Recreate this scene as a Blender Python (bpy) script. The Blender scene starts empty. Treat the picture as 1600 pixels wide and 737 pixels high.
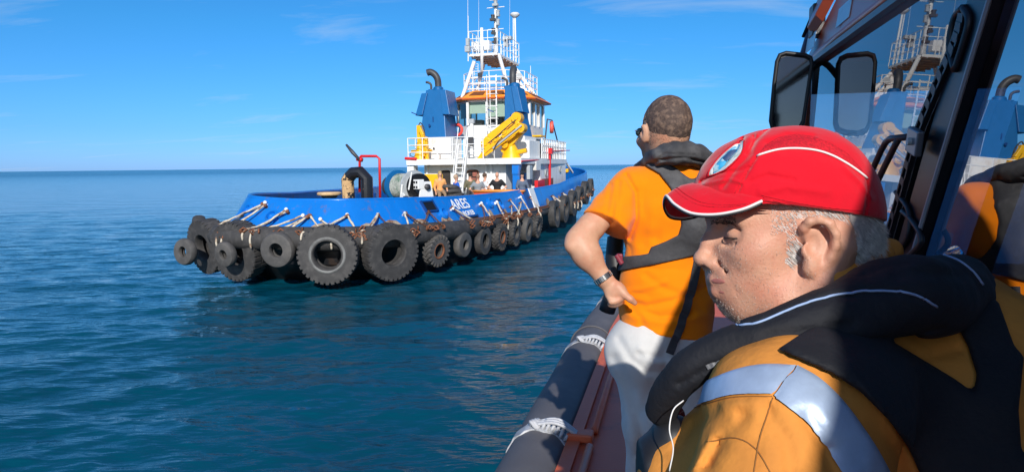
import bpy, bmesh, math, random
import numpy as np
from mathutils import Vector, Matrix, Quaternion
try:
    import openvdb as vdb
except ImportError:
    import pyopenvdb as vdb
PI = math.pi
sc = bpy.context.scene
COL = sc.collection
R = math.radians

# ---------------------------------------------------------------- camera
HC = 3.1
PITCH, ROLL = R(6.25), R(0.64)
F = 1000.0
cf = Vector((0, math.cos(PITCH), -math.sin(PITCH)))
cr0 = Vector((1, 0, 0)); cu0 = cr0.cross(cf)
cr = cr0*math.cos(ROLL) - cu0*math.sin(ROLL)
cu = cu0*math.cos(ROLL) + cr0*math.sin(ROLL)
CP = Vector((0, 0, HC))
cam = bpy.data.cameras.new('camera'); camo = bpy.data.objects.new('camera', cam); COL.objects.link(camo)
M = Matrix((cr, cu, -cf)).transposed().to_4x4(); M.translation = CP
camo.matrix_world = M
cam.sensor_width = 36; cam.lens = 36*F/1600; cam.clip_start = .02; cam.clip_end = 30000
sc.camera = camo

# ---------------------------------------------------------------- sky, sun, exposure
SUN = Vector((.012, -.872, .490)).normalized()
world = bpy.data.worlds.new("World"); sc.world = world; world.use_nodes = True
wn, wl = world.node_tree.nodes, world.node_tree.links
wn.clear()
out = wn.new('ShaderNodeOutputWorld'); bg = wn.new('ShaderNodeBackground'); sky = wn.new('ShaderNodeTexSky')
sky.sky_type = 'NISHITA'; sky.sun_disc = False
sky.sun_elevation = math.asin(SUN.z); sky.sun_rotation = math.atan2(SUN.x, SUN.y)
sky.altitude = 0; sky.air_density = 1.0; sky.dust_density = 0.25; sky.ozone_density = 3.0
hs = wn.new('ShaderNodeHueSaturation'); hs.inputs['Saturation'].default_value = 1.0; hs.inputs['Value'].default_value = 1.0
wl.new(sky.outputs[0], hs.inputs['Color'])
# thin cirrus over the whole dome
tc = wn.new('ShaderNodeTexCoord'); mp = wn.new('ShaderNodeMapping')
sx = wn.new('ShaderNodeSeparateXYZ'); wl.new(tc.outputs['Generated'], sx.inputs[0])
ad = wn.new('ShaderNodeMath'); ad.operation = 'ADD'; ad.inputs[1].default_value = .12; wl.new(sx.outputs[2], ad.inputs[0])
dx = wn.new('ShaderNodeMath'); dx.operation = 'DIVIDE'; wl.new(sx.outputs[0], dx.inputs[0]); wl.new(ad.outputs[0], dx.inputs[1])
dy = wn.new('ShaderNodeMath'); dy.operation = 'DIVIDE'; wl.new(sx.outputs[1], dy.inputs[0]); wl.new(ad.outputs[0], dy.inputs[1])
cb = wn.new('ShaderNodeCombineXYZ'); wl.new(dx.outputs[0], cb.inputs[0]); wl.new(dy.outputs[0], cb.inputs[1])
wl.new(cb.outputs[0], mp.inputs[0]); mp.inputs['Scale'].default_value = (.55, 1.5, 1); mp.inputs['Rotation'].default_value = (0, 0, R(12)); mp.inputs['Location'].default_value = (5.1, .3, 0)
nz = wn.new('ShaderNodeTexNoise'); nz.inputs['Scale'].default_value = 1.5; nz.inputs['Detail'].default_value = 9; nz.inputs['Roughness'].default_value = .6; nz.inputs['Distortion'].default_value = .5
wl.new(mp.outputs[0], nz.inputs['Vector'])
rp = wn.new('ShaderNodeValToRGB'); rp.color_ramp.elements[0].position = .56; rp.color_ramp.elements[1].position = .82
rp.color_ramp.elements[0].color = (0, 0, 0, 1); rp.color_ramp.elements[1].color = (.42, .42, .42, 1)
wl.new(nz.outputs['Fac'], rp.inputs[0])
mx = wn.new('ShaderNodeMixRGB'); mx.inputs[2].default_value = (6.2, 7.2, 8.4, 1)
gr = wn.new('ShaderNodeValToRGB'); ge = gr.color_ramp.elements       # the deep, clear marine blue of the day
ge[0].position = 0; ge[0].color = (.40/2, .80/2, 1.95/2, 1); ge[1].position = .2; ge[1].color = (.24/2, .86/2, 1.36/2, 1)
e_ = ge.new(.055); e_.color = (.32/2, .76/2, 1.46/2, 1)
g2 = wn.new('ShaderNodeVectorMath'); g2.operation = 'MULTIPLY'; g3 = wn.new('ShaderNodeVectorMath'); g3.operation = 'SCALE'; g3.inputs['Scale'].default_value = 2
wl.new(sx.outputs[2], gr.inputs[0])
sd_ = wn.new('ShaderNodeVectorMath'); sd_.operation = 'DOT_PRODUCT'; sd_.inputs[1].default_value = SUN; wl.new(tc.outputs['Generated'], sd_.inputs[0])   # paler towards the sun
sm_ = wn.new('ShaderNodeMapRange'); sm_.interpolation_type = 'SMOOTHSTEP'; sm_.inputs[1].default_value = -.1; sm_.inputs[2].default_value = .95; wl.new(sd_.outputs['Value'], sm_.inputs[0])
gm_ = wn.new('ShaderNodeMixRGB'); gm_.inputs[2].default_value = (.62, .62, .64, 1); wl.new(sm_.outputs[0], gm_.inputs[0]); wl.new(gr.outputs[0], gm_.inputs[1])
wl.new(gm_.outputs[0], g3.inputs[0]); wl.new(hs.outputs[0], g2.inputs[0]); wl.new(g3.outputs[0], g2.inputs[1])
wl.new(rp.outputs[0], mx.inputs[0]); wl.new(g2.outputs[0], mx.inputs[1])
wl.new(mx.outputs[0], bg.inputs['Color']); wl.new(bg.outputs[0], out.inputs[0])
bg.inputs['Strength'].default_value = 0.103
sl = bpy.data.lights.new('sun', 'SUN'); sl.energy = 5.0; sl.angle = R(.5); sl.color = (1, .955, .89)
so = bpy.data.objects.new('sun', sl); COL.objects.link(so)
so.rotation_euler = SUN.to_track_quat('Z', 'Y').to_euler()
sc.view_settings.view_transform = 'Standard'; sc.view_settings.look = 'None'
sc.view_settings.exposure = -0.10; sc.view_settings.gamma = 1
sc.cycles.max_bounces = 8; sc.cycles.transparent_max_bounces = 12
sc.cycles.caustics_reflective = False; sc.cycles.caustics_refractive = False
sc.cycles.use_denoising = True
sc.cycles.sample_clamp_indirect = 6

# ---------------------------------------------------------------- helpers
def W(px, py, d):
    "world point seen at photograph pixel (px,py) at depth d metres"
    return CP + d*(cf + cr*((px-800)/F) + cu*((368.5-py)/F))
def ray(px, py):
    return cf + cr*((px-800)/F) + cu*((368.5-py)/F)
def lin(r, g, b):
    f = lambda c: (c/255/12.92) if c/255 <= .04045 else ((c/255+.055)/1.055)**2.4
    return (f(r), f(g), f(b))

def tag(o, label=None, cat=None, group=None, kind=None):
    if label: o['label'] = label
    if cat: o['category'] = cat
    if group: o['group'] = group
    if kind: o['kind'] = kind
    return o
def empty(name, loc=(0, 0, 0), rz=0, parent=None):
    o = bpy.data.objects.new(name, None); COL.objects.link(o)
    o.location = loc; o.rotation_euler = (0, 0, rz); o.empty_display_size = .2
    if parent: o.parent = parent
    return o

def mat(name, col, rough=.5, metal=0, var=.12, vscale=6, bump=0, bscale=60, spec=.5, dirt=None, dirt_amt=.5, dscale=3, coat=0, sheen=0, stretch=None, ddet=8, drange=(.5, .62), ior=None, sss=0):
    m = bpy.data.materials.new(name); m.use_nodes = True
    n, l = m.node_tree.nodes, m.node_tree.links
    b = n['Principled BSDF']
    b.inputs['Roughness'].default_value = rough; b.inputs['Metallic'].default_value = metal
    b.inputs['Specular IOR Level'].default_value = spec
    if coat: b.inputs['Coat Weight'].default_value = coat; b.inputs['Coat Roughness'].default_value = .15
    if sheen: b.inputs['Sheen Weight'].default_value = sheen
    if sss:
        b.inputs['Subsurface Weight'].default_value = sss; b.inputs['Subsurface Radius'].default_value = (.012, .004, .002); b.inputs['Subsurface Scale'].default_value = 1.0
    t = n.new('ShaderNodeTexCoord'); mp = n.new('ShaderNodeMapping'); l.new(t.outputs['Object'], mp.inputs[0])
    if stretch: mp.inputs['Scale'].default_value = stretch
    nz = n.new('ShaderNodeTexNoise'); nz.inputs['Scale'].default_value = vscale; nz.inputs['Detail'].default_value = 6; nz.inputs['Roughness'].default_value = .6
    l.new(mp.outputs[0], nz.inputs['Vector'])
    mr = n.new('ShaderNodeMapRange'); mr.inputs[1].default_value = .25; mr.inputs[2].default_value = .75
    mr.inputs[3].default_value = 1-var; mr.inputs[4].default_value = 1+var
    l.new(nz.outputs['Fac'], mr.inputs[0])
    vm = n.new('ShaderNodeVectorMath'); vm.operation = 'SCALE'; vm.inputs[0].default_value = col[:3]
    l.new(mr.outputs[0], vm.inputs['Scale'])
    last = vm.outputs[0]
    if dirt:
        dz = n.new('ShaderNodeTexNoise'); dz.inputs['Scale'].default_value = dscale; dz.inputs['Detail'].default_value = ddet; dz.inputs['Roughness'].default_value = .65
        l.new(mp.outputs[0], dz.inputs['Vector'])
        dr = n.new('ShaderNodeMapRange'); dr.inputs[1].default_value = drange[0]; dr.inputs[2].default_value = drange[1]; dr.inputs[4].default_value = dirt_amt
        l.new(dz.outputs['Fac'], dr.inputs[0])
        mx = n.new('ShaderNodeMixRGB'); l.new(dr.outputs[0], mx.inputs[0]); l.new(last, mx.inputs[1]); mx.inputs[2].default_value = (*dirt, 1)
        last = mx.outputs[0]
    l.new(last, b.inputs['Base Color'])
    m['col_out'] = 1
    if bump:
        bz = n.new('ShaderNodeTexNoise'); bz.inputs['Scale'].default_value = bscale; bz.inputs['Detail'].default_value = 4
        l.new(mp.outputs[0], bz.inputs['Vector'])
        bp = n.new('ShaderNodeBump'); bp.inputs['Strength'].default_value = 1; bp.inputs['Distance'].default_value = bump
        l.new(bz.outputs['Fac'], bp.inputs['Height']); l.new(bp.outputs[0], b.inputs['Normal'])
    return m

def link(name, me, m, parent=None, smooth=False, loc=None):
    o = bpy.data.objects.new(name, me); COL.objects.link(o)
    if m is not None:
        for x in (m if isinstance(m, (list, tuple)) else [m]): me.materials.append(x)
    if parent: o.parent = parent
    if loc is not None: o.location = loc
    if smooth is True:
        me.polygons.foreach_set('use_smooth', [True]*len(me.polygons))
    elif smooth:
        me.polygons.foreach_set('use_smooth', [True]*len(me.polygons)); me.set_sharp_from_angle(angle=R(smooth))
    return o

def frame(d):
    d = Vector(d).normalized()
    a = Vector((0, 0, 1)) if abs(d.z) < .9 else Vector((1, 0, 0))
    x = a.cross(d).normalized(); y = d.cross(x)
    return x, y, d

class MB:
    "collects primitives into one mesh"
    def __init__(s): s.v = []; s.f = []; s.mi = []
    def add(s, vs, fs, mi=0):
        k = len(s.v); s.v += [tuple(p) for p in vs]; s.f += [[i+k for i in q] for q in fs]; s.mi += [mi]*len(fs); return s
    def box(s, c, sz, rz=0, rot=None, mi=0, taper=1.0):
        q = rot if rot else Matrix.Rotation(rz, 3, 'Z')
        c = Vector(c); vs = []
        for z in (-.5, .5):
            k = taper if z > 0 else 1
            for x, y in ((-.5, -.5), (.5, -.5), (.5, .5), (-.5, .5)):
                vs.append(c + q @ Vector((x*sz[0]*k, y*sz[1]*k, z*sz[2])))
        return s.add(vs, [(0, 3, 2, 1), (4, 5, 6, 7), (0, 1, 5, 4), (1, 2, 6, 5), (2, 3, 7, 6), (3, 0, 4, 7)], mi)
    def bar(s, a, b, w, h=None, up=(0, 0, 1), mi=0):
        a, b = Vector(a), Vector(b); d = (b-a); L = d.length; d.normalize(); up = Vector(up)
        x = d.cross(up)
        if x.length < 1e-4: x = d.cross(Vector((0, 1, 0)))
        x.normalize(); u = x.cross(d); h = h or w
        q = Matrix((x, d, u)).transposed()
        return s.box((a+b)/2, (w, L, h), rot=q, mi=mi)
    def cyl(s, a, b, r, r2=None, n=10, mi=0, cap=True):
        r2 = r if r2 is None else r2
        return s.tube([a, b], [r, r2], n, mi=mi, cap=cap)
    def tube(s, pts, r, n=8, mi=0, cap=True, closed=False):
        pts = [Vector(p) for p in pts]; m = len(pts)
        rs = r if isinstance(r, (list, tuple)) else [r]*m
        vs = []; px = None
        for i, p in enumerate(pts):
            if closed: d = pts[(i+1) % m]-pts[i-1]
            else: d = pts[min(i+1, m-1)]-pts[max(i-1, 0)]
            if d.length < 1e-9: d = Vector((0, 0, 1))
            d.normalize()
            if px is None: x = frame(d)[0]
            else:
                x = px - d*px.dot(d)
                if x.length < 1e-5: x = frame(d)[0]
                x.normalize()
            px = x; y = d.cross(x)
            for k in range(n):
                a = 2*PI*k/n; vs.append(p + (x*math.cos(a)+y*math.sin(a))*rs[i])
        fs = []
        for i in range(m if closed else m-1):
            j = (i+1) % m
            for k in range(n):
                k2 = (k+1) % n; fs.append((i*n+k, i*n+k2, j*n+k2, j*n+k))
        if cap and not closed:
            fs.append(tuple(range(n))[::-1]); fs.append(tuple((m-1)*n+k for k in range(n)))
        return s.add(vs, fs, mi)
    def lathe(s, prof, c=(0, 0, 0), axis=(0, 0, 1), n=24, mi=0, closed=False):
        x, y, d = frame(axis); c = Vector(c); m = len(prof); vs = []
        for r, h in prof:
            for k in range(n):
                a = 2*PI*k/n; vs.append(c + (x*math.cos(a)+y*math.sin(a))*r + d*h)
        fs = []
        for i in range(m if closed else m-1):
            j = (i+1) % m
            for k in range(n):
                k2 = (k+1) % n; fs.append((i*n+k, i*n+k2, j*n+k2, j*n+k))
        if not closed:
            fs.append(tuple(range(n))[::-1]); fs.append(tuple((m-1)*n+k for k in range(n)))
        return s.add(vs, fs, mi)
    def prism(s, poly, off, mi=0):
        "poly: 3D points of a planar outline, off: vector"
        n = len(poly); off = Vector(off); p = [Vector(q) for q in poly]
        vs = p + [q+off for q in p]
        fs = [tuple(range(n))[::-1], tuple(range(n, 2*n))] + [(i, (i+1) % n, n+(i+1) % n, n+i) for i in range(n)]
        return s.add(vs, fs, mi)
    def ball(s, c, r, n=10, mi=0, sc_=(1, 1, 1)):
        vs = []; fs = []; c = Vector(c); m = n//2+1
        for i in range(m+1):
            t = PI*i/m
            for k in range(n):
                a = 2*PI*k/n; vs.append(c+Vector((math.sin(t)*math.cos(a)*sc_[0], math.sin(t)*math.sin(a)*sc_[1], math.cos(t)*sc_[2]))*r)
        for i in range(m):
            for k in range(n):
                k2 = (k+1) % n; fs.append((i*n+k, (i+1)*n+k, (i+1)*n+k2, i*n+k2))
        return s.add(vs, fs, mi)
    def build(s, name, m, parent=None, smooth=False, bevel=0, loc=None):
        me = bpy.data.meshes.new(name); me.from_pydata(s.v, [], s.f); 
        bm = bmesh.new(); bm.from_mesh(me); bmesh.ops.remove_doubles(bm, verts=bm.verts, dist=1e-6); bmesh.ops.recalc_face_normals(bm, faces=bm.faces); bm.to_mesh(me); bm.free()
        if len(me.polygons) == len(s.mi): me.polygons.foreach_set('material_index', s.mi)
        o = link(name, me, m, parent, smooth, loc)
        if bevel:
            b = o.modifiers.new('bevel', 'BEVEL'); b.width = bevel; b.segments = 2; b.limit_method = 'ANGLE'; b.angle_limit = R(40); b.harden_normals = False
        return o

def catmull(pts, n):
    pts = [Vector(p) for p in pts]; P = [pts[0]*2-pts[1]] + pts + [pts[-1]*2-pts[-2]]; out = []
    for i in range(1, len(P)-2):
        for k in range(n):
            t = k/n; a, b, c, d = P[i-1], P[i], P[i+1], P[i+2]
            out.append(.5*((2*b)+(c-a)*t+(2*a-5*b+4*c-d)*t*t+(3*b-a-3*c+d)*t**3))
    out.append(pts[-1]); return out
def interp(x, xs, ys): return float(np.interp(x, xs, ys))

# ---- signed distance modelling for bodies and clothes
_rs = np.random.RandomState(7); _lat = _rs.rand(32, 32, 32).astype(np.float32)
def vnoise(x, y, z):
    xi, yi, zi = np.floor(x).astype(np.int32), np.floor(y).astype(np.int32), np.floor(z).astype(np.int32)
    fx, fy, fz = x-xi, y-yi, z-zi
    fx, fy, fz = fx*fx*(3-2*fx), fy*fy*(3-2*fy), fz*fz*(3-2*fz)
    r = 0
    for i in (0, 1):
        for j in (0, 1):
            for k in (0, 1):
                r = r + _lat[(xi+i) & 31, (yi+j) & 31, (zi+k) & 31]*(fx if i else 1-fx)*(fy if j else 1-fy)*(fz if k else 1-fz)
    return r*2-1
class Grid:
    def __init__(s, lo, hi, h):
        s.lo, s.h = Vector(lo), h
        n = [int(math.ceil((hi[i]-lo[i])/h))+1 for i in range(3)]
        ax = [(lo[i]+h*np.arange(n[i])).astype(np.float32) for i in range(3)]
        s.X, s.Y, s.Z = ax[0][:, None, None], ax[1][None, :, None], ax[2][None, None, :]
        s.n = n
    def full(s): return [np.broadcast_to(a, s.n) for a in (s.X, s.Y, s.Z)]
    def ell(s, c, r, q=None):
        x, y, z = s.X-c[0], s.Y-c[1], s.Z-c[2]
        if q is not None:
            x, y, z = [q[0][i]*x+q[1][i]*y+q[2][i]*z for i in range(3)]   # local = q^T p
        k0 = np.sqrt((x/r[0])**2+(y/r[1])**2+(z/r[2])**2)
        k1 = np.sqrt((x/r[0]**2)**2+(y/r[1]**2)**2+(z/r[2]**2)**2)+1e-6
        return k0*(k0-1)/k1
    def cap(s, a, b, ra, rb=None, flat=None):
        "round cone; flat=(dir,k): distances along dir are divided by k (<1 flattens)"
        rb = ra if rb is None else rb
        ab = [b[i]-a[i] for i in range(3)]; L2 = sum(t*t for t in ab)+1e-12
        x, y, z = s.X-a[0], s.Y-a[1], s.Z-a[2]
        t = np.clip((x*ab[0]+y*ab[1]+z*ab[2])/L2, 0, 1)
        dx, dy, dz = x-t*ab[0], y-t*ab[1], z-t*ab[2]
        if flat:
            f, k = flat; f = Vector(f).normalized()
            m = (dx*f[0]+dy*f[1]+dz*f[2])*(1/k-1)
            dx, dy, dz = dx+m*f[0], dy+m*f[1], dz+m*f[2]
            return (np.sqrt(dx*dx+dy*dy+dz*dz)-(ra+t*(rb-ra)))*(k if k < 1 else 1)
        return np.sqrt(dx*dx+dy*dy+dz*dz)-(ra+t*(rb-ra))
    def chain(s, pts, rs, k=.01, flat=None):
        d = None
        for i in range(len(pts)-1):
            e = s.cap(pts[i], pts[i+1], rs[i], rs[i+1], flat)
            d = e if d is None else smin(d, e, k)
        return d
    def plane(s, p, n):
        n = Vector(n).normalized()
        return (s.X-p[0])*n[0]+(s.Y-p[1])*n[1]+(s.Z-p[2])*n[2]
    def box(s, c, sz, q=None, r=.0):
        x, y, z = s.X-c[0], s.Y-c[1], s.Z-c[2]
        if q is not None:
            x, y, z = [q[0][i]*x+q[1][i]*y+q[2][i]*z for i in range(3)]
        a, b, c_ = abs(x)-sz[0]/2+r, abs(y)-sz[1]/2+r, abs(z)-sz[2]/2+r
        return np.sqrt(np.maximum(a, 0)**2+np.maximum(b, 0)**2+np.maximum(c_, 0)**2)+np.minimum(np.maximum(a, np.maximum(b, c_)), 0)-r
    def noise(s, sc_, amp, off=0, oct_=2):
        if not isinstance(sc_, (list, tuple)): sc_ = (sc_,)*3
        r = 0; X, Y, Z = s.full()
        for o in range(oct_):
            r = r + amp*vnoise(X*sc_[0]*2**o+off+50, Y*sc_[1]*2**o+off+50, Z*sc_[2]*2**o+50)/2**o
        return r
    def mesh(s, d, name, m, parent=None, smooth=True, adapt=0):
        d = np.ascontiguousarray(np.broadcast_to(d, s.n), dtype=np.float32).copy()
        big = 3*s.h
        d = np.clip(d, -big, big)
        for ax in range(3):     # close at the walls of the grid
            sl_ = [slice(None)]*3
            for e in (0, -1):
                sl_[ax] = e; d[tuple(sl_)] = big
        g = vdb.FloatGrid(big); g.copyFromArray(d)
        p, q = g.convertToQuads(isovalue=0.0)
        p = p*s.h+np.array(s.lo)[None, :]
        me = bpy.data.meshes.new(name); me.from_pydata(p.tolist(), [], [t[::-1] for t in q.tolist()])
        return link(name, me, m, parent, smooth)
def smin(a, b, k):
    h = np.clip(.5+.5*(b-a)/k, 0, 1); return b+(a-b)*h-k*h*(1-h)
def smax(a, b, k): return -smin(-a, -b, k)
def rotm(rx=0, ry=0, rz=0):
    return Matrix.Rotation(rz, 3, 'Z') @ Matrix.Rotation(ry, 3, 'Y') @ Matrix.Rotation(rx, 3, 'X')

def text_mesh(txt, size, m, parent, mw, name='lettering', depth=.004):
    cu_ = bpy.data.curves.new(name, 'FONT'); cu_.body = txt; cu_.size = size; cu_.extrude = depth; cu_.align_x = 'CENTER'
    cu_.offset = size*.012
    t = bpy.data.objects.new(name, cu_); COL.objects.link(t)
    dg = bpy.context.evaluated_depsgraph_get(); me = bpy.data.meshes.new_from_object(t.evaluated_get(dg))
    bpy.data.objects.remove(t)
    me.materials.clear()
    o = link(name, me, m, parent); o.matrix_local = mw
    return o

# ---------------------------------------------------------------- water
def make_water():
    rs = np.random.RandomState(3)
    ang = np.concatenate([np.linspace(R(-58), R(58), 1150), np.linspace(R(60), R(300), 90)])   # from +Y clockwise
    r = [1.0]
    while r[-1] < 60: r.append(r[-1]*1.0060+.003)
    while r[-1] < 9000: r.append(r[-1]*1.06)
    r = np.array(r); A, Rr = np.meshgrid(ang, r, indexing='ij')
    X = Rr*np.sin(A); Y = Rr*np.cos(A); Zz = np.zeros_like(X)
    cell = np.maximum(Rr*.0070, .008)
    wx = X+.35*np.sin(Y*.21+1)+.25*np.sin(X*.37+Y*.13); wy = Y+.4*np.sin(X*.17)+.3*np.sin(X*.41-Y*.23+2)
    gust = .6+.4*np.sin(X*.09+Y*.05+1)*np.sin(Y*.07-X*.03+.5)
    for i in range(34):
        lam = .13*(1.115**i)
        th = R(100)+rs.normal()*R(22)+(R(25) if i % 3 == 0 else 0)
        k = 2*PI/lam; amp = .0060*lam**.8*rs.uniform(.5, 1.2)*(1.3 if lam < .8 else 1.1 if lam < 1.2 else 1.1*(1.2/lam)**.9)
        w = np.clip((lam/cell-2.2)/2.5, 0, 1)
        ph = k*(wx*np.cos(th)+wy*np.sin(th))+rs.uniform(0, 6.28)
        s_ = np.sin(ph); Zz += w*amp*gust*(s_-.22*np.cos(2*ph))
    na, nr = X.shape
    V = np.stack([X, Y, Zz], -1).reshape(-1, 3)
    idx = np.arange(na*nr).reshape(na, nr)
    a = idx; b = np.roll(idx, -1, 0)
    q = np.stack([a[:, :-1], a[:, 1:], b[:, 1:], b[:, :-1]], -1).reshape(-1, 4)
    me = bpy.data.meshes.new('sea_water'); me.vertices.add(len(V)+1); me.vertices.foreach_set('co', np.vstack([V, [[0, 0, 0]]]).ravel())
    c = len(V); tri = [(int(idx[i, 0]), int(idx[(i+1) % na, 0]), c) for i in range(na)]
    nq = len(q); me.loops.add(nq*4+len(tri)*3); me.polygons.add(nq+len(tri))
    lv = np.concatenate([q.ravel(), np.array(tri).ravel()]).astype(np.int32)
    me.loops.foreach_set('vertex_index', lv)
    me.polygons.foreach_set('loop_start', np.concatenate([np.arange(nq)*4, nq*4+np.arange(len(tri))*3]).astype(np.int32))
    me.update(calc_edges=True); me.validate()
    m = bpy.data.materials.new('sea'); m.use_nodes = True; n, l = m.node_tree.nodes, m.node_tree.links
    b = n['Principled BSDF']; b.inputs['Roughness'].default_value = .04; b.inputs['IOR'].default_value = 1.333
    tcn = n.new('ShaderNodeTexCoord')
    nz = n.new('ShaderNodeTexNoise'); nz.inputs['Scale'].default_value = .16; nz.inputs['Detail'].default_value = 4; l.new(tcn.outputs['Object'], nz.inputs['Vector'])
    cr_ = n.new('ShaderNodeValToRGB'); cr_.color_ramp.elements[0].position = .3; cr_.color_ramp.elements[1].position = .75
    cr_.color_ramp.elements[0].color = (.0005, .048, .076, 1); cr_.color_ramp.elements[1].color = (.0008, .074, .128, 1)
    l.new(nz.outputs['Fac'], cr_.inputs[0]); l.new(cr_.outputs[0], b.inputs['Base Color'])
    mp = n.new('ShaderNodeMapping'); mp.inputs['Scale'].default_value = (.5, 1.5, 1); mp.inputs['Rotation'].default_value = (0, 0, R(-10)); l.new(tcn.outputs['Object'], mp.inputs[0])
    n1 = n.new('ShaderNodeTexNoise'); n1.inputs['Scale'].default_value = 5; n1.inputs['Detail'].default_value = 5; n1.inputs['Roughness'].default_value = .55; l.new(mp.outputs[0], n1.inputs['Vector'])
    n2 = n.new('ShaderNodeTexNoise'); n2.inputs['Scale'].default_value = .35; n2.inputs['Detail'].default_value = 5; n2.inputs['Roughness'].default_value = .6; l.new(mp.outputs[0], n2.inputs['Vector'])
    bp = n.new('ShaderNodeBump'); bp.inputs['Distance'].default_value = .022; bp.inputs['Strength'].default_value = 1; l.new(n1.outputs['Fac'], bp.inputs['Height'])
    bp2 = n.new('ShaderNodeBump'); bp2.inputs['Distance'].default_value = .22; bp2.inputs['Strength'].default_value = 1; l.new(n2.outputs['Fac'], bp2.inputs['Height']); l.new(bp.outputs[0], bp2.inputs['Normal'])
    l.new(bp2.outputs[0], b.inputs['Normal'])
    ln = n.new('ShaderNodeVectorMath'); ln.operation = 'LENGTH'; l.new(tcn.outputs['Object'], ln.inputs[0])
    lr = n.new('ShaderNodeMapRange'); lr.inputs[1].default_value = 30; lr.inputs[2].default_value = 500; lr.inputs[3].default_value = .04; lr.inputs[4].default_value = .22; l.new(ln.outputs['Value'], lr.inputs[0]); l.new(lr.outputs[0], b.inputs['Roughness'])
    o = link('sea_water', me, m, None, True); tag(o, kind='structure')
make_water()
# ================================================================ TUG
TB = R(17)                                    # heading, clockwise from +Y
TO = Vector((-6.25, 16.91, 0))
tug = empty('tugboat', TO, -TB)
tag(tug, 'blue and white harbour tug hung with black tyres, lying on calm sea', 'tugboat')
TM = Matrix.Translation(TO) @ Matrix.Rotation(-TB, 4, 'Z'); TMI = TM.inverted()
def TW(px, py, u=None, v=None, z=None):
    "photo pixel -> tug coordinates, on the plane where one tug coordinate is given"
    o = TMI @ CP; d = TMI.to_3x3() @ ray(px, py)
    i, c = (1, u) if u is not None else ((0, v) if v is not None else (2, z))
    return o + d*((c-o[i])/d[i])
blue = mat('tug_blue_paint', (.004, .17, .60), .34, var=.12, vscale=1.1, dirt=(.16, .10, .08), dirt_amt=.6, dscale=3.6, drange=(.57, .72), coat=.15, bump=.02, bscale=1.6, stretch=(1.3, 1.3, .35))
navy = mat('tug_dark_blue', (.003, .045, .20), .4, var=.1)
fblue = mat('funnel_blue', (.004, .12, .34), .38, var=.08, vscale=2, bump=.01, bscale=3)
bblack = mat('hull_black', (.006, .007, .010), .5, var=.2, dirt=(.05, .03, .02), dirt_amt=.6)
white = mat('white_paint', (.80, .80, .78), .5, var=.06, vscale=2, dirt=(.46, .32, .21), dirt_amt=.6, dscale=2.4, drange=(.55, .74), stretch=(1.6, 1.6, .5), bump=.01, bscale=1.5)
wclean = mat('white_rail', (.85, .85, .84), .4, var=.04)
grey = mat('grey_paint', (.42, .45, .47), .5, var=.1)
dgrey = mat('dark_grey', (.05, .05, .055), .5, var=.2)
rust = mat('rusty_steel', (.20, .075, .035), .8, var=.35, vscale=14, bump=.006, bscale=40)
orangep = mat('orange_paint', (.90, .30, .02), .42, var=.08)
yellow = mat('crane_yellow', (.90, .47, .004), .4, var=.10, vscale=2, dirt=(.25, .12, .03), dirt_amt=.5, drange=(.6, .72))
redp = mat('red_paint', (.65, .015, .02), .45, var=.1)
rubber = mat('tyre_rubber', (.048, .046, .046), .72, var=.3, vscale=5, bump=.004, bscale=50, dirt=(.13, .12, .11), dirt_amt=.35, dscale=5, drange=(.5, .7))
rubber2 = mat('tyre_rubber_worn', (.075, .072, .070), .7, var=.25, vscale=6, bump=.004, bscale=60, dirt=(.16, .145, .13), dirt_amt=.4, dscale=4, drange=(.48, .7))
rope = mat('mooring_rope', (.62, .55, .44), .85, var=.25, vscale=20, bump=.01, bscale=70, dirt=(.20, .09, .04), dirt_amt=.85, dscale=5, drange=(.50, .60))
deckm = mat('tug_deck', (.07, .13, .11), .7, var=.3)
blk = mat('black_gap', (.004, .004, .005), .6, var=0)
tan = mat('bare_primer', (.62, .42, .22), .7, var=.25, vscale=6)

def wglass(name, tint=(.5, .62, .66), refl=1.5, rough=.01, alpha=.55):
    m = bpy.data.materials.new(name); m.use_nodes = True; n, l = m.node_tree.nodes, m.node_tree.links; n.clear()
    o = n.new('ShaderNodeOutputMaterial'); tr = n.new('ShaderNodeBsdfTransparent'); tr.inputs[0].default_value = (*tint, 1)
    g = n.new('ShaderNodeBsdfGlossy'); g.inputs['Roughness'].default_value = rough
    f = n.new('ShaderNodeFresnel'); f.inputs[0].default_value = refl
    a = n.new('ShaderNodeMixShader'); l.new(f.outputs[0], a.inputs[0]); l.new(tr.outputs[0], a.inputs[1]); l.new(g.outputs[0], a.inputs[2]); l.new(a.outputs[0], o.inputs[0])
    return m
tglass = wglass('wheelhouse_glass', (.75, .82, .80), 1.5)

# ---- hull
side = [(0, 0), (.9, .04), (1.7, .26), (2.3, .80), (2.8, 1.65), (3.25, 3.0), (3.62, 5.2), (3.82, 8.5), (3.87, 15), (3.92, 19), (3.92, 23), (3.65, 26), (2.9, 28.3), (1.6, 29.9), (0, 30.5)]
sp = catmull([(a, b, 0) for a, b in side], 8)
per = [Vector((p.x, p.y, 0)) for p in sp] + [Vector((-p.x, p.y, 0)) for p in sp[-2:0:-1]]
NP = len(per)
pn = []
for i in range(NP):
    d = (per[(i+1) % NP]-per[i-1]).normalized(); pn.append(Vector((d.y, -d.x, 0)))
def ztop(u): return interp(u, [0, 2, 5, 9, 15, 18, 21, 24, 27, 30], [2.22, 2.18, 2.08, 2.05, 2.06, 2.12, 2.36, 2.52, 2.68, 2.92])
def zk(u): return interp(u, [0, 4, 14, 19, 23, 27, 30], [1.48, 1.38, 1.25, 1.3, 1.55, 1.95, 2.25])
def tumble(u): return interp(u, [0, 3, 9, 18, 24, 30], [.62, .52, .30, .22, .12, -.05])
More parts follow.
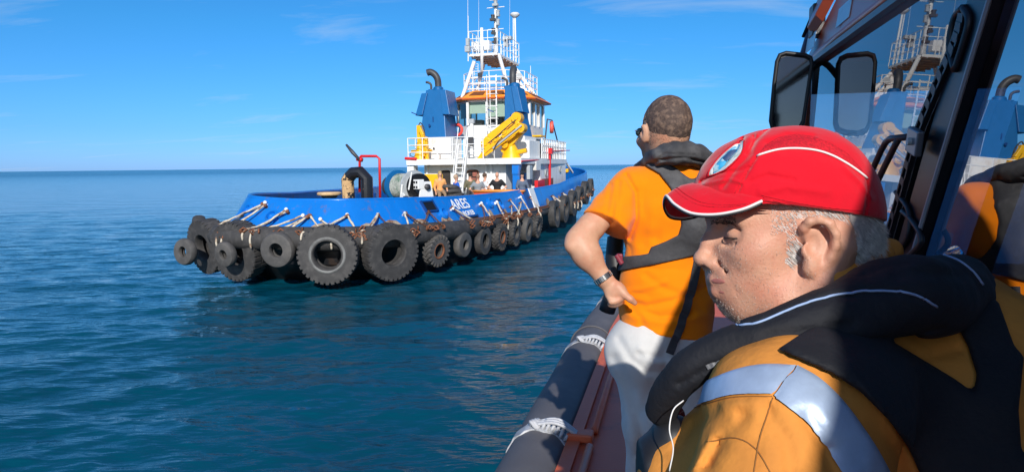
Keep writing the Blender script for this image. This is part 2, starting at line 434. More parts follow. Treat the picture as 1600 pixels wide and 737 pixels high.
def ring(fo, fz): return [per[i]+pn[i]*fo(per[i].y)+Vector((0, 0, fz(per[i].y)+(.13*min(1, -per[i].x/3) if per[i].x < 0 and fz(per[i].y) > 1.9 and per[i].y < 26 else 0))) for i in range(NP)]
def shell(rings, m, name, closed=True):
    mb = MB(); vs = [p for r_ in rings for p in r_]; fs = []
    for j in range(len(rings)-1):
        for i in range(NP):
            k = (i+1) % NP; fs.append((j*NP+i, j*NP+k, (j+1)*NP+k, (j+1)*NP+i))
    mb.add(vs, fs); return mb
lower = shell([ring(lambda u: -.9-interp(u, [0, 3, 25, 30], [1.2, .4, .3, 2.0]), lambda u: -1.0), ring(lambda u: -.35-interp(u, [0, 3, 24, 30], [.5, 0, .2, 1.6]), lambda u: 0.0), ring(lambda u: -.12-interp(u, [0, 22, 30], [0, .1, 1.0]), lambda u: .55), ring(lambda u: 0, lambda u: zk(u)-.32), ring(lambda u: .0, lambda u: zk(u))], None, None)
lower.build('lower_hull', bblack, tug, smooth=40)
upper = shell([ring(lambda u: 0.0, lambda u: zk(u)+.003), ring(lambda u: -tumble(u)*.5, lambda u: (zk(u)+ztop(u))/2), ring(lambda u: -tumble(u), lambda u: ztop(u)),
               ring(lambda u: -tumble(u)-.12, lambda u: ztop(u)), ring(lambda u: -tumble(u)-.10, lambda u: ztop(u)-.06), ring(lambda u: -.30, lambda u: 1.02)], None, None)
hullo = upper.build('bulwark', blue, tug, smooth=35)
capr = MB(); capr.tube([p+Vector((0, 0, .012)) for p in ring(lambda u: -tumble(u)-.06, ztop)], .055, 6, closed=True); capr.build('bulwark_rail', blue, hullo, smooth=True)
dk = MB(); dk.add([p for p in ring(lambda u: -.30, lambda u: 1.03)], [tuple(range(NP))]); dk.build('main_deck', deckm, tug)
fend = MB(); fend.tube(ring(lambda u: interp(u, [0, 4, 8], [.24, .20, .10]), lambda u: zk(u)-.20), [interp(p.y, [0, 4, 8], [.32, .28, .19]) for p in per], 12, closed=True); fend.build('rubbing_fender', rubber, tug, smooth=True)
led = MB(); 
for off, zz, r_ in ((.14, .03, .035), (.30, .0, .022)): led.tube(ring(lambda u: off, lambda u: zk(u)+zz), r_, 5, closed=True)
led.build('fender_ledge', rust, tug)
# stanchions inside the port bulwark
mb = MB()
for u in np.arange(2.2, 22, 1.15):
    b = interp(u, [q[1] for q in side], [q[0] for q in side])
    mb.bar((-b+.35, u, 1.03), (-b+tumble(u)+.17, u, ztop(u)-.1), .05, .16, up=(1, 0, 0))
    mb.bar((b-.35, u, 1.03), (b-tumble(u)-.17, u, ztop(u)-.1), .05, .16, up=(1, 0, 0))
o = mb.build('bulwark_stay', navy, tug); tag(o, kind='stuff')
# perimeter arc for hanging things: photo x -> place on the hull
def hullpoint(px, off):
    best = None; cand = []
    for i in range(NP):
        for f in (0, .25, .5, .75):
            j = (i+1) % NP; p = per[i].lerp(per[j], f); n = pn[i].lerp(pn[j], f).normalized()
            w = TM @ (p+n*off+Vector((0, 0, .8)))
            nw = TM.to_3x3() @ n
            if nw.dot(CP-w) < -.5: continue
            q = w-CP; x = 800+F*q.dot(cr)/q.dot(cf)
            cand.append((abs(x-px), p, n))
    return min(cand, key=lambda t: t[0])[1:]
# freeing ports and fairleads (dark openings with frames), seen on the bulwark
def on_bulwark(px, f, dz=0):
    p, n = hullpoint(px, 0.); u = p.y; z = zk(u)+(ztop(u)-zk(u))*f
    t = tumble(u)*f
    q = p - n*t; q.z = z
    up = (Vector((0, 0, ztop(u)-zk(u)))-n*tumble(u)).normalized()
    x = up.cross(n).normalized(); nn = x.cross(up).normalized()
    return q, x, up, nn
for px, w_, h_, f in ((686, .55, .34, .68), (737, .95, .26, -.02), (787, .30, .16, .62), (405, .0, 0, 0)):
    if not w_: continue
    q, x, up, nn = on_bulwark(px, f); rm = Matrix((x, nn, up)).transposed()
    mb = MB(); mb.box(q+nn*.012, (w_, .06, h_), rot=rm); fr = mb.build('freeing_port', blk, hullo)
    mb = MB()
    for sx_ in (-1, 1): mb.box(q+x*sx_*w_/2+nn*.02, (.05, .09, h_+.08), rot=rm)
    for sz_ in (-1, 1): mb.box(q+up*sz_*h_/2+nn*.018, (w_+.04, .085, .05), rot=rm)
    mb.build('port_rim', navy, fr)
# round mooring pipe bosses
for px, f in ((373, .62), (419, .42), (700, .38), (775, .62), (787, .40)):
    q, x, up, nn = on_bulwark(px, f)
    mb = MB(); mb.lathe([(.20, -.05), (.20, .05), (.13, .10), (.11, .02)], q, nn, 18); mb.build('mooring_pipe', blue, hullo, smooth=40)
# name
q, x, up, nn = on_bulwark(733, .66)
x = -x if (TM.to_3x3() @ x).dot(cr) < 0 else x; up2 = up
mw = Matrix((x, up2, nn)).transposed().to_4x4(); mw.translation = q+nn*.035-up2*.13
wl_ = mat('white_lettering', (.85, .87, .88), .5, var=.03)
text_mesh('ARES', .52, wl_, hullo, mw)
q, x, up, nn = on_bulwark(737, .30)
x = -x if (TM.to_3x3() @ x).dot(cr) < 0 else x
mw = Matrix((x, up, nn)).transposed().to_4x4(); mw.translation = q+nn*.035-up*.08
text_mesh('ROKEB', .24, wl_, hullo, mw)
bare = mat('bare_patch', (.34, .27, .20), .8, var=.3, vscale=5, dirt=(.16, .06, .03), dirt_amt=.9, dscale=4, drange=(.5, .62))
for px, f, w_, h_ in ((507, .12, .9, .20), (578, .10, .5, .16), (616, .14, .7, .22), (660, .12, .8, .20), (700, .14, .7, .22), (724, .10, .5, .16), (769, .14, .35, .3), (792, .12, .35, .22), (812, .12, .35, .25), (858, .2, .8, .3), (875, .2, .6, .28)):
    q, x, up, nn = on_bulwark(px, f); mb = MB(); c_ = q+nn*.012
    mb.prism([c_-x*w_/2-up*h_/2, c_+x*w_/2-up*h_/2, c_+x*w_*.28+up*h_*.4, c_-x*w_*.05+up*h_*.6, c_-x*w_*.3+up*h_*.3], nn*.004); mb.build('bare_patch', bare, hullo)
# pale panels low on the starboard side (bare patches behind the shackles)
# white painted break in the bulwark (door)
mb = MB(); q, x, up, nn = on_bulwark(838, .5); rm = Matrix((x, nn, up)).transposed()
mb.box(q+nn*.05, (.75, .05, .95), rot=rm); o = mb.build('boarding_gate', white, hullo)
mb = MB(); q, x, up, nn = on_bulwark(829, .5); rm = Matrix((x, nn, up)).transposed(); mb.box(q+nn*.03, (.5, .05, .92), rot=rm); mb.build('gate_panel', navy, hullo)

# ---- tyres (each hangs from the hull: a thing of its own)
def tyre_mesh(r, w, style, seed=0):
    "tyre lying with its axis along +Y, face at +Y"
    rn = random.Random(seed); mb = MB(); ri = r*{'block': .45, 'ag': .44, 'smooth': .38, 'road': .52}[style]; h = w/2
    prof = [(ri, -h*.72), (ri*1.06, -h*.90), (r*.80, -h), (r*.95, -h*.92), (r, -h*.62), (r, h*.62), (r*.95, h*.92), (r*.80, h), (ri*1.25, h*.93), (ri*1.10, h*.95), (ri*1.06, h*.86), (ri, h*.72), (ri*1.02, 0), (ri*1.5, -h*.1), (ri*1.5, -.5*h), (ri*1.02, -.5*h)]
    if style == 'smooth': prof[3:7] = [(r*.93, -h*.85), (r, -h*.4), (r, h*.4), (r*.93, h*.85)]
    mb.lathe(prof, (0, 0, 0), (0, 1, 0), 40, closed=True)
    lug = {'block': 34, 'ag': 20, 'smooth': 0, 'road': 48}[style]
    for k in range(lug):
        for sd in (-1, 1):
            a = 2*PI*(k+(.5 if sd > 0 else 0))/lug
            er = Vector((math.cos(a), 0, math.sin(a))); et = Vector((-math.sin(a), 0, math.cos(a))); ey = Vector((0, 1, 0))
            if style == 'ag':
                dirv = (ey*sd*.75+et*.65).normalized(); L = h*1.15; q = Matrix((dirv, dirv.cross(er)*-1, er)).transposed()
                mb.box(er*(r*1.0)+ey*sd*h*.50, (L, r*.13, r*.13), rot=q)
                mb.box(er*(r*.93)+ey*sd*h*.97+et*h*.30, (r*.10, r*.12, r*.20), rot=Matrix((ey, et, er)).transposed())
            else:
                t = 2*PI*r/lug*(.58 if style == 'block' else .5)
                mb.box(er*(r*.992)+ey*sd*h*.48, (h*.80, t, r*.035), rot=Matrix((ey, et, er)).transposed())
                mb.box(er*(r*.945)+ey*sd*h*.90, (h*.12, t, r*.11), rot=Matrix((ey, et, er)).transposed())
    return mb
# px, py, radius px, style, label
tyres = [
 (312, 366, 30, 'smooth', 'black tyre lying behind the others at the port quarter, half hidden', .35, 0),
 (328, 384, 42, 'block', 'large treaded tyre at the end of the stern, tiny smooth tyre on its left', .85, -.55),
 (290, 393, 21, 'smooth', 'small smooth tyre at the outer end of the fender row, left of a large one', 1.25, -.2),
 (374, 391, 46, 'block', 'large treaded tyre with a small smooth tyre roped onto its face', .75, -.4),
 (353, 397, 20, 'smooth', 'small smooth tyre roped in front of a large treaded tyre', 1.15, -.3),
 (435, 390, 28, 'smooth', 'medium bald tyre between two very large tyres on the stern', .62, -.1),
 (514, 397, 46, 'block', 'largest tyre, with chunky edge tread and a scuffed silver ring on its wall', .48, 0),
 (609, 393, 44, 'block', 'very large tyre below the winch drum, next to the lugged tractor tyre', .48, 0),
 (682, 391, 25, 'ag', 'tractor tyre with deep curved lugs and a rusty rim, left of the ship name', .40, 0),
 (723, 382, 20, 'smooth', 'plain smooth tyre under the ship name', .38, 0),
 (755, 376, 21, 'road', 'thin walled tyre with a wide hole, just right of the ship name', .38, 0),
 (781, 370, 21, 'ag', 'lugged tyre with a small hole, next after the thin walled one', .38, 0),
 (803, 364, 20, 'ag', 'lugged tyre hanging below the man in the blue grey shirt', .38, 0),
 (823, 358, 19, 'road', 'tyre below the white boarding gate with a pale inner edge', .38, 0),
 (838, 353, 18, 'ag', 'last lugged tyre before the gap in the fender row', .38, 0),
 (866, 334, 21, 'road', 'first tyre after the gap, under the forward bulwark', .38, 0),
 (881, 326, 21, 'road', 'second tyre after the gap, under the forward bulwark', .38, 0),
 (894, 317, 20, 'road', 'third tyre after the gap, where the bulwark begins to rise', .38, 0),
 (904, 310, 19, 'road', 'tyre below the red ringed bow rail, fourth after the gap', .38, 0),
 (914, 301, 18, 'road', 'tyre on the turn of the bow, last but one', .38, 0),
 (923, 293, 14, 'road', 'highest tyre at the tip of the bow, last of the row', .38, 0)]
strop_pts = []
chain_m = mat('chain_rust', (.12, .055, .03), .8, var=.3, vscale=20)
for i, (px, py, rp, st, lab, off, tw) in enumerate(tyres):
    w0 = None
    p, n = hullpoint(px, off)
    q = p+n*off; q.z = .8
    ww = TM @ q; d = (ww-CP).dot(cf)
    ov = {0: (18.9, 60), 1: (18.1, 36), 2: (17.4, 24), 3: (17.3, 24), 4: (16.6, 26), 5: (None, 10)}.get(i)
    if ov and ov[0]: d = ov[0]
    q = TMI @ W(px, py, d); r = rp*d/F
    if st == 'ag': r *= .95
    wdt = {'block': .52, 'ag': .46, 'smooth': .5, 'road': .40}[st]*r*1.25
    tl = empty('tyre_fender', TM @ q, 0)
    yaw = math.atan2(-n.x, n.y)-TB+tw
    if ov: yaw = PI-R(ov[1])
    tl.rotation_euler = (R(random.Random(i).uniform(-9, 3)), R(random.Random(i+9).uniform(0, 360)) if 0 else 0, yaw)
    tag(tl, lab, 'tyre', 'tyre fenders hung round the tug')
    m_ = rubber2 if i in (2, 4, 5, 8, 9, 13) else rubber
    to = tyre_mesh(r, wdt, st, i).build('tyre', m_, tl, smooth=35)
    to.rotation_euler = (0, random.Random(i+40).uniform(0, 6), 0)
    if i == 8 or i == 11:
        mb = MB(); ri = r*.46; mb.lathe([(ri*.98, wdt*.30), (ri*1.12, wdt*.47), (ri*1.16, wdt*.50), (ri*1.0, wdt*.50), (ri*.90, wdt*.3)], (0, 0, 0), (0, 1, 0), 32, closed=True); mb.build('rim_ring', rust, tl, smooth=True)
    if i == 6:
        mb = MB(); ri = r*.47; mb.lathe([(ri*1.05, wdt*.44), (ri*1.16, wdt*.480), (ri*1.32, wdt*.482), (ri*1.30, wdt*.40)], (0, 0, 0), (0, 1, 0), 40, closed=True); mb.build('scuffed_ring', mat('scuffed', (.17, .17, .165), .7, var=.5, vscale=3), tl, smooth=True)
    strop_pts.append((px, p, n, q.copy(), r, off))
# a small broken tyre leaning inside the largest hole
# ---- strops and chains from pad eyes on the bulwark down to the tyres
def eye(px, f=.42):
    q, x, up, nn = on_bulwark(px, f); return q, nn
eyes = [(395, .72, 'l'), (443, .85, 'l')] 
V = [  # eye px, eye f, tie px, tie drop fraction, kind
 (396, .80, 312, 'r'), (400, .85, 330, 'r'), (402, .75, 345, 'r'),
 (443, .55, 352, 'r'), (440, .62, 385, 'r'), (470, .42, 397, 'r'),
 (481, .42, 437, 'r'), (478, .38, 405, 'r'), (482, .42, 520, 'r'), (547, .42, 475, 'r'), (547, .44, 566, 'r'), (500, .3, 553, 'r'),
 (597, .42, 565, 'r'), (597, .42, 556, 'r'), (597, .40, 632, 'c'), (640, .42, 643, 'r'), (641, .42, 668, 'c'), (640, .42, 680, 'c'),
 (678, .42, 690, 'c'), (678, .42, 652, 'c'), (716, .55, 735, 'c'), (716, .50, 765, 'r'), (760, .62, 769, 'r'), (760, .55, 752, 'c'),
 (781, .60, 789, 'r'), (781, .55, 800, 'c'), (801, .62, 812, 'r'), (800, .30, 790, 'r'), (817, .68, 828, 'r'), (816, .4, 806, 'r'), (832, .6, 842, 'r'),
 (864, .45, 871, 'r'), (864, .45, 880, 'r'), (880, .45, 887, 'r'), (880, .45, 895, 'r'), (893, .45, 900, 'r'), (893, .45, 906, 'r'), (903, .45, 909, 'r'), (903, .45, 916, 'r'), (912, .45, 920, 'r'), (912, .45, 925, 'r')]
rn = random.Random(5)
for ep, f, tp, kd in V:
    e, nn = eye(ep, f); e = e+nn*.10
    p, n = hullpoint(tp, .45); t = p+n*.48; t.z = zk(p.y)+rn.uniform(-.10, .02)
    mid = (e+t)/2+n*rn.uniform(.02, .10)-Vector((0, 0, rn.uniform(.05, .16)))
    pts = catmull([e, mid, t], 6)
    mb = MB()
    if kd == 'r':
        r_ = .029 if ep < 860 else .040
        mb.tube([p_+Vector((rn.uniform(-.012, .012), 0, rn.uniform(-.012, .012))) for p_ in pts], [r_*rn.uniform(.75, 1.25) for _ in pts], 7); s_ = mb.build('tyre_strop', rope, tug, smooth=True)
        tail = MB()
        if rn.random() < .45:
            q2 = t-Vector((0, 0, rn.uniform(.2, .5)))+n*.05; tail.tube(catmull([t, (t+q2)/2+n*.05, q2], 4), .03, 6); tail.build('rope_tail', rope, s_, smooth=True)
    else:
        for a in range(len(pts)-1):
            L = pts[a+1]-pts[a]
            for b in range(2):
                c0 = pts[a]+L*(b*.5); c1 = c0+L*.5; mm = (c0+c1)/2; sd = frame(L)[0 if (a*2+b) % 2 else 1]*.028
                mb.tube([c0, mm+sd, c1, mm-sd], .012, 4, closed=True)
        s_ = mb.build('tyre_chain', chain_m, tug)
    mb = MB(); mb.ball(e, .055, 8); mb.cyl(e-nn*.14, e+nn*.03, .035, n=8); mb.build('pad_eye', rust if rn.random() < .5 else wclean, s_, smooth=40)
    mb = MB()
    for _ in range(3):
        c = t+Vector((rn.uniform(-.09, .09), rn.uniform(-.09, .09), rn.uniform(-.13, .08))); a = rn.uniform(0, PI)
        dd = Vector((math.cos(a), math.sin(a), rn.uniform(-.6, .6)))*.09
        mb.tube([c-dd, c+Vector((0, 0, .06)), c+dd, c-Vector((0, 0, .06))], .024, 5, closed=True)
    mb.build('shackle', rust, s_, smooth=True)

# ---- deck gear -------------------------------------------------
def rail(name, pts, h, parent, posts=1.0, r=.022, n=3, m=wclean, close=False):
    mb = MB(); pts = [Vector(p) for p in pts]
    if close: pts = pts+[pts[0]]
    for k in range(n):
        zz = Vector((0, 0, h*(k+1)/n)); mb.tube([p+zz for p in pts], r, 5)
    for i in range(len(pts)-1):
        L = (pts[i+1]-pts[i]).length; c = max(1, int(round(L/posts)))
        for j in range(c+(1 if i == len(pts)-2 else 0)):
            q = pts[i].lerp(pts[i+1], j/c); mb.cyl(q, q+Vector((0, 0, h)), r*1.15, n=5)
    return mb.build(name, m, parent)
# towing bow: black bent pipe with peeled leg
g = empty('towing_bow', TW(557, 300, u=4.6), 0, tug)
A = TW(546, 313, u=4.6); B = TW(573, 313, u=4.6); S = .0216
base = g.location
def rel(p): return Vector(p)-base
a0 = rel(TW(545, 312, u=4.6)); a1 = rel(TW(543, 280, u=4.6)); a2 = rel(TW(552, 270, u=4.6)); a3 = rel(TW(563, 269, u=4.6)); a4 = rel(TW(573, 279, u=4.6)); a5 = rel(TW(574, 312, u=4.6))
mb = MB(); mb.tube([a1.lerp(a2, .15), a2, a3, a4, a5], .20, 12); mb.build('bent_pipe', mat('black_paint_gloss', (.015, .016, .02), .35, var=.2, dirt=(.5, .33, .17), dirt_amt=1, dscale=2.0, drange=(.63, .66)), g, smooth=30)
mb = MB(); mb.tube([a0, a1, a1.lerp(a2, .35)], .205, 12); mb.build('peeled_leg', mat('peeled', (.60, .38, .18), .7, var=.25, vscale=5, dirt=(.015, .016, .02), dirt_amt=1, dscale=3, drange=(.50, .53)), g, smooth=30)
mb = MB(); mb.lathe([(.30, -.02), (.30, .08), (.22, .1)], a5-Vector((0, 0, .30)), (0, 0, 1), 16); mb.lathe([(.30, -.02), (.30, .08), (.22, .1)], a0-Vector((0, 0, .30)), (0, 0, 1), 16); mb.build('flange', dgrey, g)
# red pipe frame and the black lever
mb = MB(); f0 = TW(562, 300, u=5.2); f1 = TW(562, 247, u=5.2); f2 = TW(564, 244, u=5.2); f3 = TW(588, 244, u=5.2); f4 = TW(593, 248, u=5.2); f5 = TW(594, 312, u=5.2)
mb.tube([f0, f1, f2, f3, f4, f5], .045, 8); mb.tube([TW(558, 248, u=5.2), TW(566, 250, u=5.2)], .08, 6); o = mb.build('red_pipe_frame', redp, tug, smooth=True)
mb = MB(); mb.tube([TW(562, 250, u=5.15), TW(551, 238, u=5.15), TW(541, 226, u=5.15)], [.05, .07, .04], 8); mb.build('hose_end', dgrey, o, smooth=True)
# capstan
c = TW(515, 312, u=5.0); c.z = 1.03; mb = MB(); top = TW(515, 300, u=5.0).z-1.03
mb.lathe([(.36, 0), (.34, .15), (.20, .3), (.19, top-.25), (.30, top-.12), (.32, top-.1)], c, (0, 0, 1), 18); cp = mb.build('capstan', dgrey, tug, smooth=35)
mb = MB(); mb.lathe([(.40, top-.1), (.42, top-.05), (.38, top)], c, (0, 0, 1), 18); mb.build('capstan_head', tan, cp, smooth=35)
mb = MB(); c = TW(545, 305, u=3.0); c.z = 1.03; mb.box(c+Vector((0, 0, .35)), (1.3, .5, .7)); mb.cyl(c+Vector((-.5, 0, .75)), c+Vector((.5, 0, .75)), .14); mb.build('deck_locker', navy, tug)
# winch
wu = 8.2
wl0 = TW(628, 292, u=wu); g = empty('towing_winch', (wl0.x, wl0.y, 1.03), 0, tug)
winch = g
def wrel(px, py): return TW(px, py, u=wu)-g.location
rad = (TW(640, 266, u=wu).z-TW(640, 316, u=wu).z)/2; cz = wrel(640, 291).z
xa = lambda px: wrel(px, 290).x
def disc(px0, px1, r, name, m, par=g, n=28, inner=0):
    mb = MB(); c0 = Vector((xa(px0), 0, cz)); mb.lathe([(r, 0), (r, xa(px1)-xa(px0))] if not inner else [(inner, 0), (r, 0), (r, xa(px1)-xa(px0)), (inner, xa(px1)-xa(px0))], c0, (1, 0, 0), n, closed=bool(inner)); return mb.build(name, m, par, smooth=30)
disc(618, 622, rad*1.02, 'drum_flange', fblue); disc(656, 659, rad*1.0, 'drum_flange', mat('flange_grey', (.42, .45, .47), .5, var=.15))
mb = MB(); x0, x1 = xa(622), xa(656); N = 11
for k in range(N):
    xx = x0+(x1-x0)*(k+.5)/N; mb.tube([Vector((xx, math.cos(a)*rad*.74, cz+math.sin(a)*rad*.74)) for a in np.linspace(0, 2*PI, 25)[:-1]], (x1-x0)/N*.50, 6, closed=True)
mb.build('rope_coils', mat('drum_rope', (.36, .38, .35), .9, var=.4, vscale=12, spec=.1, dirt=(.13, .20, .16), dirt_amt=1, dscale=2, drange=(.5, .6)), g, smooth=True)
disc(622, 656, rad*.68, 'drum', dgrey)
disc(664, 672, rad*.80, 'brake_band', blk, inner=rad*.45); disc(659, 664, rad*.7, 'brake_drum', grey)
mb = MB(); mb.cyl((xa(598), 0, cz), (xa(690), 0, cz), .11, n=12); mb.build('winch_shaft', dgrey, g, smooth=True)
disc(598, 606, rad*.62, 'warping_head', dgrey); disc(606, 612, rad*.40, 'warping_head', dgrey)
for px in (614, 683):
    mb = MB(); x = xa(px); mb.prism([(x, -.5, 0), (x, .5, 0), (x, .2, cz+.2), (x, -.2, cz+.2)], (.08, 0, 0)); mb.build('winch_frame', wclean, g)
mb = MB(); b0 = wrel(676, 288); mb.box((b0.x+.12, -.25, cz+.10), (.30, .28, .36)); mb.build('motor_box', white, g, bevel=.02)
mb = MB()
for dx_, dz_ in ((-.09, .32), (.08, .32), (-.09, .14), (.08, .14)): mb.box((b0.x+.12+dx_*.8, -.397, cz+dz_-.14), (.08, .012, .08))
mb.build('control_dial', blk, g)
mb = MB(); mb.box((xa(672), -.35, cz-.55), (.60, .50, .36)); mb.cyl((xa(662), -.64, cz-.35), (xa(662), -.60, cz-.35), .14, n=14); mb.cyl((xa(672), -.55, cz-.1), (xa(678), -.5, cz+.55), .03); mb.cyl((xa(655), -.6, cz-.5), (xa(660), -.6, cz+.1), .04); mb.build('gearbox', white, g, bevel=.03)
mb = MB(); mb.lathe([(.19, 0), (.19, .1), (.1, .14)], (xa(673), -.65, cz-.5), (0, -1, 0), 16); mb.build('hand_wheel', dgrey, g)

winch.rotation_euler = (0, 0, -R(28))
# ---- deckhouse -------------------------------------------------
HU = 14.3                                     # aft face
dhw, ZB = 2.25, 3.42                          # half width, boat deck height
house = MB()
# aft block between the posts, side block further forward
house.prism([(-dhw, HU, 1.03), (dhw-.35, HU, 1.03), (dhw-.35, HU+3.0, 1.03), (2.78, HU+3.0, 1.03), (2.78, 23.4, 1.03), (1.9, 25.0, 1.03), (-1.9, 25.0, 1.03), (-2.78, 23.4, 1.03), (-2.78, HU+3, 1.03), (-dhw, HU+3, 1.03)], (0, 0, ZB-1.03-.05))
dh = house.build('deckhouse', white, tug)
bd = MB(); bd.prism([(-2.85, HU-.7, ZB-.24), (2.85, HU-.7, ZB-.24), (2.95, HU+3, ZB-.24), (2.80, 23.6, ZB-.24), (1.9, 25.3, ZB-.24), (-1.9, 25.3, ZB-.24), (-2.80, 23.6, ZB-.24), (-2.95, HU+3, ZB-.24)], (0, 0, .27)); bd.build('boat_deck', white, tug)
# posts under the overhang
for v in (2.55, -2.7):
    mb = MB(); mb.prism([(v-.16, HU-.55, 1.03), (v+.16, HU-.55, 1.03), (v+.16, HU-.40, 1.03), (v-.16, HU-.40, 1.03)], (0, 0, ZB-1.28)); mb.prism([(v-.17, HU-.6, ZB-.7), (v-.17, HU-.1, ZB-.26), (v-.17, HU-.6, ZB-.26)], (.34, 0, 0)); mb.build('deck_post', blue if v > 0 else white, tug)
mb = MB(); mb.box((2.30, HU+2.2, 1.9), (.14, 1.2, 1.7)); mb.build('side_screen', fblue, tug)
intm = mat('doorway_dark', (.03, .025, .022), .7, var=.4)
def door(px0, py0, px1, py1, m, name='door', u=HU-.02, parent=None, frame_m=white, d=.03):
    a = TW(px0, py1, u=u); b = TW(px1, py0, u=u); c = (a+b)/2; mb = MB(); w, h = abs(b.x-a.x), abs(b.z-a.z); k = w*.22
    pl = []
    for cx, cz_, a0_ in ((w/2-k, h/2-k, 0), (-w/2+k, h/2-k, 90), (-w/2+k, -h/2+k, 180), (w/2-k, -h/2+k, 270)):
        for j in range(4): t = R(a0_+30*j); pl.append((c.x+cx+k*math.cos(t), u, c.z+cz_+k*math.sin(t)))
    mb.prism(pl, (0, -d, 0)); o = mb.build(name, m, parent or dh)
    mb = MB(); mb.tube([Vector(p)+Vector((0, -d, 0)) for p in pl], .03, 5, closed=True); mb.build('door_frame', frame_m, o)
    return o
d1 = door(731, 266, 748, 316, intm, 'doorway', frame_m=rust); door(690, 265, 705, 316, intm, 'doorway')
mb = MB()                                       # clutter seen inside the lit doorway
a = TW(739, 283, u=HU-.08); mb.box((a.x, HU-.08, a.z), (.32, .04, .3)); mb.box((a.x+.1, HU-.07, a.z+.32), (.22, .04, .2)); mb.build('hanging_coats', mat('coats', (.30, .10, .07), .8, var=.5, vscale=9), d1)
# small square windows/vents, boxes, pipes on the aft wall
mb = MB()
for px in (652, 668, 760, 768):
    a = TW(px, 285, u=HU-.06); mb.box((a.x, HU-.06, a.z), (.06, .08, 1.6))
mb.build('wall_pipe', wclean, tug)
mb = MB(); a = TW(725, 286, u=HU-.2); mb.box((a.x, HU-.15, a.z-.3), (.55, .4, 1.5)); mb.build('wall_locker', white, tug, bevel=.02)
a = TW(683, 290, u=HU-.5); mb = MB(); mb.box((a.x, HU-.9, 1.9), (.75, .6, 1.7)); mb.build('yellow_locker', yellow, tug, bevel=.05)
# starboard side of the house: red cabinet, brown door, standpipe, ports
def sidebox(px0, py0, px1, py1, m, name, off=.05, v=2.78, parent=None, bevel=0):
    a = TW(px0, py1, v=v); b = TW(px1, py0, v=v); mb = MB(); mb.box((v+off/2, (a.y+b.y)/2, (a.z+b.z)/2), (off, abs(b.y-a.y), abs(b.z-a.z))); return mb.build(name, m, parent or dh, bevel=bevel)
r1 = sidebox(835, 281, 846, 298, redp, 'fire_cabinet', .18, bevel=.02); sidebox(846, 278, 863, 295, mat('brown_panel', (.22, .09, .07), .7, var=.2), 'hatch_panel', .05)
mb = MB(); a = TW(859, 293, v=2.9); b = TW(859, 236, v=2.9); mb.cyl(a, b, .07); mb.box(b, (.3, .3, .3)); c1 = TW(797, 254, v=2.9); mb.tube([TW(859, 249, v=2.9), TW(840, 250, v=2.9), TW(815, 252, v=2.9)], .035, 6); mb.tube([b, TW(890, 235, v=2.7)], .03, 6); mb.build('fire_main', redp, tug, smooth=40)
for px, py, r_ in ((853, 270, .17), (875, 264, .16)):
    a = TW(px, py, v=2.79); mb = MB(); mb.lathe([(r_, 0), (r_*1.2, .02), (r_*1.2, .06), (r_, .06)], a, (1, 0, 0), 16, closed=True); po = mb.build('porthole_ring', grey, dh); mb = MB(); mb.lathe([(r_, .01), (r_, .03)], a, (1, 0, 0), 16); mb.build('porthole_glass', dgrey, po)
for px0, py0, px1, py1 in ((833, 252, 840, 266), (823, 258, 827, 280)): sidebox(px0, py0, px1, py1, white if px0 == 833 else grey, 'wall_box', .16)
# raking props from boat deck to foredeck bulwark
mb = MB()
for k in (0, .55): mb.bar((1.9+k*.5, 25.2+k, ZB+.05), (2.1+k*.5, 27.0+k*.9, 2.6), .09, .12)
mb.build('raking_prop', wclean, tug)
mb = MB(); mb.box((2.0, 26.8, 2.75), (.5, .4, .25)); mb.build('yellow_cleat', yellow, tug, bevel=.05)

